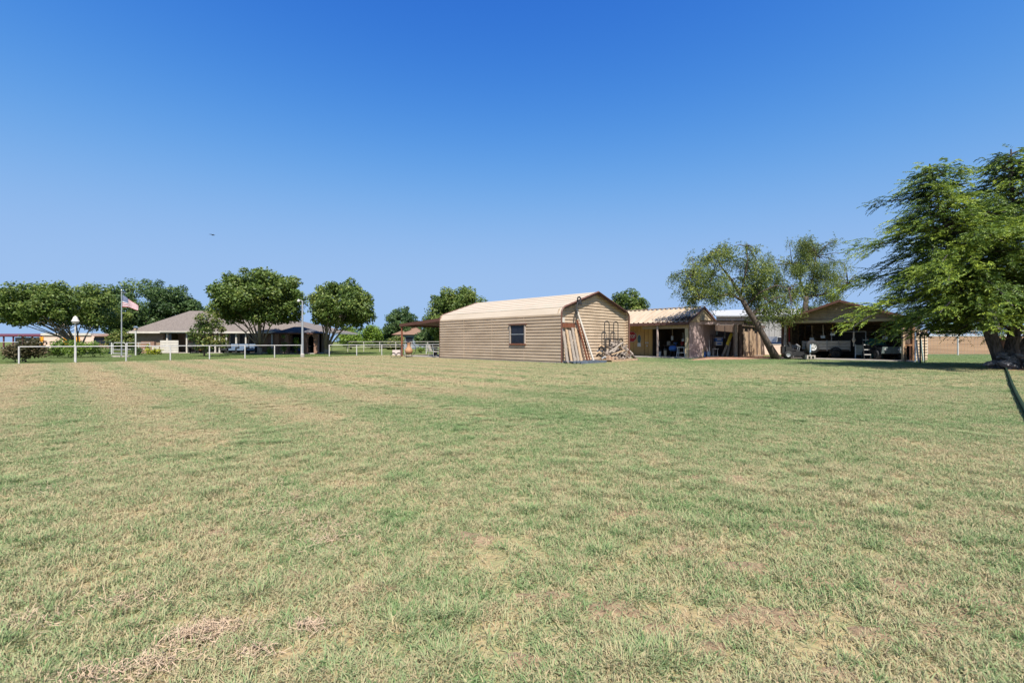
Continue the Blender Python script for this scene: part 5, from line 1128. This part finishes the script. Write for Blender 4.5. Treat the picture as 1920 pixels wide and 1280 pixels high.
# ------------------------------------------------------------------ carport contents
def cc(x, y, z=.09): return CX.location + GX*x + GY*y + V((0,0,z))
def wheel(parent, c, r, w, rimm, axis='y', name='wheel', spokes=0):
    t = MB(); c = V(c); t.lathe([(r*.55,-w/2),(r*.92,-w/2),(r,-w*.3),(r,w*.3),(r*.92,w/2),(r*.55,w/2)], 22, c, axis); tyre = t.build(name, black, parent, smooth=True)
    t = MB(); t.lathe([(0,-w*.42),(r*.18,-w*.44),(r*.2,-w*.3),(r*.45,-w*.32),(r*.60,-w*.49),(r*.60,w*.47),(0,w*.3)], 22, c, axis); rim = t.build('rim', rimm, tyre)
    for k in range(spokes):
        a = 2*math.pi*k/spokes; t = MB(); p = c + (V((math.cos(a),0,math.sin(a)))*r*.37 if axis == 'y' else V((0,math.cos(a),math.sin(a)))*r*.37)
        n = V((0,-1,0)) if axis == 'y' else V((-1,0,0)); t.lathe([(0,-.001),(r*.075,-.001),(r*.075,.01),(0,.01)], 8, p + n*w*.345, axis); t.build('rim_hole', black, tyre)
    return tyre
tr = thing('utility_trailer', 'white board sided utility trailer parked inside the carport', 'trailer', cc(2.3,1.6), R0 + math.radians(38))
for z in (.62,.84,1.06):
    t = MB(); t.box(-1.2,1.5,-.62,-.58,z,z+.19); t.build('side_board', mat('pale_trailer_board', (.52,.50,.46), (.33,.31,.28), 6, .85, stretch=(.4,3,3)), tr)
    t = MB(); t.box(-1.2,1.5,.58,.62,z,z+.19); t.build('side_board', MATS['pale_trailer_board'], tr)
for x in (-1.2,-.1,.7,1.46): t = MB(); t.box(x,x+.05,-.66,-.621,.5,1.3); t.build('stake', galv, tr)
t = MB(); t.box(-1.25,1.55,-.65,.65,.50,.58); t.build('deck', wood_dark, tr)
t = MB(); t.box(1.5,1.56,-.6,.6,.59,1.28); t.build('tailgate', MATS['pale_trailer_board'], tr)
t = MB(); t.bar((-1.25,-.5,.5),(-2.2,0,.46), .07, .09); t.bar((-1.25,.5,.5),(-2.2,0,.46), .07, .09); t.build('tongue', dark, tr)
t = MB(); t.tube([(-2.1,0,.05),(-2.1,0,.75)], .035, 8); t.build('jack', galv, tr)
for sy in (-1,1): wheel(tr, (.45,sy*.78,.33), .33, .2, dark)
for sy in (-1,1): t = MB(); t.tube([(.45+.42*math.cos(a), sy*.78, .33+.42*math.sin(a)) for a in [math.pi*k/8 for k in range(9)]], .05, 6); t.build('fender', dark, tr)
sw = thing('spare_wheel', 'spare wheel with white rim mounted upright before the trailer', 'wheel', (gx(1523,31.9),31.9,.93), 0); wheel(sw, (0,0,0), .47, .22, white, 'y', 'tyre', 6)
js = thing('trailer_jack_stand', 'steel jack stand on a pale concrete block under the spare wheel', 'stand', (gx(1519,31.9),31.9,.09))
t = MB(); t.box(-.30,.30,-.12,.12,.19,.25); t.box(-.30,-.2,-.12,.12,0,.189); t.box(.2,.30,-.12,.12,0,.189); t.box(-.05,.05,-.12,.12,0,.189); t.build('block', concrete, js)
t = MB(); t.tube([(0,0,.25),(0,0,.62)], .045, 8); t.build('post', galv, js); t = MB(); t.tube([(-.06,-.1,.45),(-.06,-.13,1.0)], .05, 6); t.build('hose_roll', mat('pale_blue_plastic', (.36,.48,.62)), js)
mw = thing('riding_mower', 'dark zero turn riding mower with pale wheels parked at the carport corner', 'mower', (gx(1490,33.2),33.2,.09), math.radians(-20))
t = MB(); t.box(-.75,.75,-.42,.42,.16,.34); t.build('cutting_deck', dark, mw)
t = MB(); t.prism([(-.85,.34),(.5,.34),(.55,.45),(-.2,.5),(-.35,.82),(-.85,.85)], 'y', -.33, .33); t.build('chassis', dark, mw)
t = MB(); t.prism([(-.28,.55),(.18,.55),(.16,.63),(-.18,.65),(-.34,1.15),(-.44,1.13)], 'y', -.22, .22); t.build('seat', black, mw)
for sy in (-1,1):
    wheel(mw, (-.5,sy*.48,.26), .26, .2, galv); wheel(mw, (.62,sy*.36,.14), .14, .1, galv)
    t = MB(); t.tube([(.2,sy*.26,.5),(.28,sy*.28,.85),(.1,sy*.12,1.0)], .022, 6); t.build('lever', galv, mw); t = MB(); t.tube([(-.62,sy*.4,.5),(-.66,sy*.4,1.65)], .03, 6); t.build('roll_bar', dark, mw)
t = MB(); t.tube([(-.66,-.4,1.65),(-.66,.4,1.65)], .03, 6); t.build('roll_bar_top', dark, mw)
for k, sx in enumerate((-.55, 0)):
    o = thing('folding_chair', '%s grey folding chair standing behind the mower' % ('left','right')[k], 'chair', (gx(1480+k*13,34.6),34.6,.09), 0, 'chairs behind the mower')
    for s2 in (-1,1): t = MB(); t.tube([(s2*.22,-.2,0),(s2*.22,.15,.95)], .018, 5); t.build('leg', galv, o); t = MB(); t.tube([(s2*.2,.25,0),(s2*.2,-.1,.5)], .018, 5); t.build('leg', galv, o)
    t = MB(); t.box(-.22,.22,-.18,.18,.44,.47); t.build('seat', galv, o); t = MB(); t.bar((0,.08,.72),(0,.15,.95), .44, .02, up=(0,1,0)); t.build('backrest', galv, o)
o = thing('metal_cabinet', 'pale framed metal cabinet right of the trailer', 'cabinet', cc(4.55,2.2), R0); 
t = MB(); t.box(-.38,.38,-.2,.2,.25,.95); t.build('body', mat('worn_grey_panel', (.36,.38,.34), (.22,.24,.21), 5, .7), o)
for sx in (-.36,.36): t = MB(); t.box(sx-.03,sx+.03,-.22,-.201,0,1.0); t.build('leg', galv, o)
o = thing('wall_panel_frame', 'tall thin steel frame standing behind the trailer', 'frame', cc(3.3,5.2), R0)
for sx in (-1.1,1.1): t = MB(); t.box(sx-.03,sx+.03,-.03,.03,0,1.95); t.build('upright', galv, o)
t = MB(); t.box(-1.13,1.13,-.03,.03,1.951,2.01); t.build('top_bar', galv, o)
t = MB(); t.box(-1.06,1.06,.02,.05,.1,1.9); t.build('dark_panel', dark, o)
o = thing('hanging_ornament', 'pale beaded ornament hanging inside the carport', 'ornament', (gx(1601,32.5),32.5,1.2)); t = MB(); t.lathe([(0,-.25),(.05,-.2),(.03,0),(.08,.12),(.12,.22),(.08,.32),(.05,.45),(.07,.7),(.04,.8),(0,.82)], 10); t.build('beads', offw, o); t = MB(); t.tube([(0,0,.82),(0,0,1.45)], .01, 4); t.build('cord', galv, o)
o = thing('teal_tarp_bundle', 'teal tarp covered bundle at the back of the carport', 'tarp', cc(5.0,5.0), R0); t = MB(); t.prism([(-.8,0),(.8,0),(.75,.9),(.3,1.4),(-.3,1.45),(-.75,.95)], 'y', -.5, .5); t.build('cover', teal, o); t = MB(); t.tube([(-.82,-.52,.5),(.82,-.52,.5)], .02, 5); t.build('strap', dark, o)
lad = thing('step_ladder', 'pale rung ladder standing in the right half of the carport', 'ladder', (gx(1627,30.8),30.8,.09), 0)
for sx in (-.22,.22): t = MB(); t.tube([(sx,0,0),(sx*.8,.25,1.5)], .02, 5); t.build('rail', dark, lad)
for k in range(4): z = .3+.33*k; t = MB(); t.box(-.22+.02*k,.22-.02*k,.05*k,.05*k+.09,z,z+.05); t.build('rung', white, lad)
utv = thing('utility_vehicle', 'dark utility vehicle parked nose out at the right of the carport', 'vehicle', (gx(1654,31.2),31.2,.09), math.radians(-15))
t = MB(); t.prism([(-1.2,.35),(1.2,.35),(1.2,.75),(.5,.85),(.45,.65),(-.2,.65),(-.3,.95),(-1.2,.95)], 'x', -.6, .6); t.v = [V((p.x, -p.y, p.z)) for p in t.v]; t.build('body', dark, utv)
t = MB(); t.prism([(-.62,.42),(.62,.42),(.55,.86),(-.55,.86)], 'y', -1.3, -1.205); t.build('grille', mat('grey_green_plastic', (.12,.15,.14), (.08,.10,.095), 6, .5), utv)
for sx in (-1,1):
    t = MB(); t.lathe([(0,-.03),(.08,-.03),(.09,0)], 10, (sx*.38,-1.31,.68), 'y'); t.build('headlight', white, utv)
    wheel(utv, (sx*.62,-.8,.31), .31, .24, dark, 'x'); wheel(utv, (sx*.62,.8,.31), .31, .24, dark, 'x')
    for yy in (-.35,.55): t = MB(); t.tube([(sx*.55,yy,.8),(sx*.5,yy+.08,1.85)], .03, 6); t.build('roll_post', dark, utv)
t = MB(); t.box(-.58,.58,-.4,.75,1.85,1.9); t.build('canopy', black, utv)
t = MB(); t.box(-.45,.45,.0,.4,.66,.8); t.build('seat', black, utv)
# tools hung in the carport
def cfront(s, back): return CX.location + GX*s + GY*back + V((0,0,.09))
for k, (s_, L_, lb, m_) in enumerate(((1.6,1.2,'garden rake hanging on the left inside the carport',wood_tan),(2.3,1.0,'pale shovel hanging inside the carport',offw),(2.9,.8,'short broom hanging inside the carport',yel),(5.9,1.1,'long hoe hanging at right inside the carport',wood_tan),(6.5,.9,'pale tube hanging at the right carport end',offw))):
    o = thing('hanging_tool', lb, 'tool', cfront(s_, 1.5) + V((0,0,2.45)), R0, 'tools hung in the carport'); t = MB(); t.tube([(0,0,0),(.03,0,-L_*.8)], .022, 6); t.build('handle', m_, o); t = MB(); t.box(-.14,.14,-.02,.02,-L_,-L_*.8); t.build('head', galv, o)
# wood door frame, gate panels and posts at the carport's right corner
df = thing('wood_door_frame', 'orange timber door frame standing at the right carport corner', 'frame', (gx(1702,29.0),29.0,0))
for a, b, m_ in ((1691.5,1695.5,wood_tan),(1709.5,1713.5,wood_or)): t = MB(); t.box(gx(a,29)-gx(1702,29),gx(b,29)-gx(1702,29),-.06,.06,0,2.35); t.build('jamb', m_, df)
t = MB(); t.box(-.30,.34,-.05,.05,1.02,1.12); t.build('crossbar', wood_or, df); t = MB(); t.box(-.26,.26,.07,.10,1.15,2.3); t.build('board_panel', wood_dark, df)
t = MB(); t.box(-.26,-.12,-.06,.04,.1,1.0); t.build('brace', wood_or, df); t = MB(); t.tube([(.42,-.05,0),(.42,-.05,1.9)], .05, 8); t.build('blue_post', mat('blue_grey_pipe', (.16,.22,.30), (.13,.18,.25), 4, .5), df)
cpn = thing('corrugated_screen', 'short tan corrugated screen wall right of the carport', 'wall', (gx(1713.5,31),31,0)); t = MB(); t.ribbed((0,0,.05), (1,0,0), (0,0,1), (0,-1,0), 2.05, lambda q: (0, .92), .2, .03, .06, .02); t.build('sheet', tan, cpn)
for x in (.02,.88): t = MB(); t.box(x,x+.06,.02,.09,0,2.1); t.build('post', wood_tan, cpn)
for k, (x, Y, lb, m_) in enumerate(((1722.5,28.2,'white barred gate panel leaning nearest the screen wall',white),(1731,28.9,'pale green barred gate panel leaning behind the white one',mat('pale_green_paint', (.50,.60,.54), (.42,.52,.46), 4, .6)))):
    o = thing('gate_panel', lb, 'gate', (gx(x,Y),Y,0), math.radians(52), 'gate panels by the carport')
    for xx in (-.3,.3): t = MB(); t.tube([(xx,0,0),(xx,.12,1.42)], .03, 6); t.build('upright', m_, o)
    for i in range(5): z = .1+.31*i; t = MB(); t.tube([(-.3,.008+.085*z,z),(.3,.008+.085*z,z)], .028, 6); t.build('crossbar', m_, o)
    t = MB(); t.add([(-.28,.03,.1),(.28,.03,.1),(.28,.14,1.34),(-.28,.14,1.34)], [(0,1,2,3)]); t.build('panel', m_, o)
for k, (x, Y) in enumerate(((1725.5,27.2),(1733.5,28.0))):
    o = thing('post_with_ornament', ('nearer','farther')[k] + ' dark post topped by a rusty ornament beside the gate panels', 'post', (gx(x,Y),Y,0)); t = MB(); t.tube([(0,0,0),(0,0,1.62)], .04 if k == 0 else .03, 6); t.build('post', dark, o)
    t = MB(); t.tube([(-.2,0,1.63),(-.12,0,1.78),(.0,0,1.70),(.14,0,1.82),(.26,0,1.66)], [.05,.07,.05,.07,.03], 7); t.build('ornament', rust, o); t = MB(); t.tube([(-.2,0,1.63),(-.24,0,1.95)], .025, 5); t.build('prong', mat('rust_pink', (.45,.22,.16)), o)

# truck behind the mesquite
tk = thing('pickup_truck', 'blue and white pickup truck parked beyond the leaning tree', 'truck', (gx(1456,52),52,0), math.radians(12))
t = MB(); t.prism([(-.9,.55),(.9,.55),(.93,1.0),(.88,1.22),(-.88,1.22),(-.93,1.0)], 'y', -2.6, 2.6); t.build('body', navy, tk)
t = MB(); t.prism([(-.85,1.22),(.85,1.22),(.70,1.85),(-.70,1.85)], 'y', -.9, 1.2); t.build('cab', white, tk)
t = MB(); t.prism([(-.72,1.27),(.72,1.27),(.60,1.76),(-.60,1.76)], 'y', -.97, -.905); t.build('windscreen', glass, tk)
t = MB(); t.box(-.88,.88,-2.72,-2.605,.5,.75); t.build('bumper', white, tk); t = MB(); t.box(-.55,.55,-2.66,-2.601,.78,1.08); t.build('grille', dark, tk)
for sx in (-1,1):
    t = MB(); t.box(sx*.74-.14,sx*.74+.14,-2.66,-2.601,.82,1.06); t.build('headlight', white, tk)
    for yy in (-1.7,1.6): wheel(tk, (sx*.82,yy,.38), .38, .24, galv, 'x')
o = thing('tan_block_wall', 'low tan block wall behind the leaning tree trunk', 'wall', (gx(1449,44),44,0)); t = MB(); t.box(-1.2,1.6,0,.25,0,1.0); t.build('wall', pinkw, o); t = MB(); t.box(-1.25,1.65,-.03,.28,1.001,1.06); t.build('coping', concrete, o)

# ------------------------------------------------------------------ porch things
def table_set(label, x, Y, m):
    o = thing('patio_table', label, 'table', (gx(x,Y),Y,.09), 0, 'porch furniture'); t = MB(); t.lathe([(0,.70),(.5,.70),(.52,.72),(.5,.74),(0,.74)], 16); t.build('top', m, o)
    for k in range(4): a = .8+1.57*k; t = MB(); t.tube([(.15*math.cos(a),.15*math.sin(a),.7),(.36*math.cos(a),.36*math.sin(a),0)], .025, 5); t.build('leg', m, o)
table_set('dark round patio table under the left house porch', 368, 49.6, dark); table_set('dark round patio table under the brick arched porch', 578, 47.8, dark)
def porch_seat(label, x, Y, m, w=.7):
    o = thing('porch_seat', label, 'seat', (gx(x,Y),Y,.09), 0, 'porch furniture'); t = MB(); t.box(-w/2,w/2,-.3,.3,.25,.45); t.build('seat', m, o); t = MB(); t.box(-w/2,w/2,.2,.3,.451,.95); t.build('backrest', m, o)
    for sx in (-1,1): t = MB(); t.box(sx*w/2-.04,sx*w/2+.04,-.3,.3,0,.62); t.build('arm', dark, o)
pb = mat('porch_blue_cushion', (.13,.18,.25), (.09,.13,.19), 4, .8)
for x, m_, w_, lb in ((424,dark,.8,'dark porch seat left of the blue ones'),(437,pb,.9,'left blue cushioned porch seat'),(455,pb,1.0,'middle blue cushioned porch seat'),(473,pb,.9,'right blue cushioned porch seat'),(547,dark,.9,'dark seat on the brick porch'),(560,blue,.6,'blue seat by the light pole on the brick porch'),(380,rust,.6,'rust coloured seat under the left porch')):
    porch_seat(lb, x, 49.4 if x < 500 else 47.9, m_, w_)
gr = thing('barbecue_grill', 'black covered barbecue grill under the left porch', 'grill', (gx(362,49.2),49.2,.09)); t = MB(); t.prism([(-.45,.55),(.45,.55),(.5,.8),(.35,1.05),(-.35,1.05),(-.5,.8)], 'y', -.25, .25); t.build('lid', black, gr)
for sx in (-.38,.38): t = MB(); t.box(sx-.03,sx+.03,-.2,.2,0,.55); t.build('leg', dark, gr)

# rocks round the cedar foot
rk = random.Random(4); src = []
for k in range(3):
    t = MB(); n = 7; prof = [(0,-.1),(.12,-.08),(.17,0),(.13,.08),(0,.12)]; t.lathe(prof, n); t.v = [V((p.x*(1+.25*rk.uniform(-1,1)), p.y*(1+.25*rk.uniform(-1,1)), p.z*(1+.3*rk.uniform(-1,1)))) for p in t.v]; src.append(t.build('stone', rock))
for k in range(34):
    o = src[k] if k < 3 else src[k % 3].copy()
    if k >= 3: C.objects.link(o)
    a = rk.uniform(3.0,6.5); r = rk.uniform(.45,.95); z = .08 + 1.1*rk.random()*max(0,1.05-r)
    o.location = (23.45+r*math.cos(a)*1.05, 21.45+r*math.sin(a)*.8, z); o.rotation_euler = (rk.uniform(-.5,.5), rk.uniform(-.5,.5), rk.uniform(0,6)); s_ = rk.uniform(.7,1.35); o.scale = (s_*1.1,s_,s_*.8)
    tag(o, 'rough grey stone in the heap round the cedar foot', 'stone', 'stones piled round the cedar foot')
# dark streak modelled as a tube in the grass from the cedar towards the viewer
t = MB(); hp = [(1880,689),(1886,693),(1889,700),(1893,712),(1898,726),(1906,744),(1916,764),(1930,790),(1955,830)]; t.tube([gpt(x, y, .075) for x, y in hp], .04, 8); ho = t.build('dark_streak', mat('streak_dark_matte', (.016,.028,.02), (.024,.04,.026), 10, 1.0, spec=.02), smooth=True)
tag(ho, 'thick dark streak in the grass running from the cedar foot', 'hose')  # filed under hose; cause of the dark streak is unclear
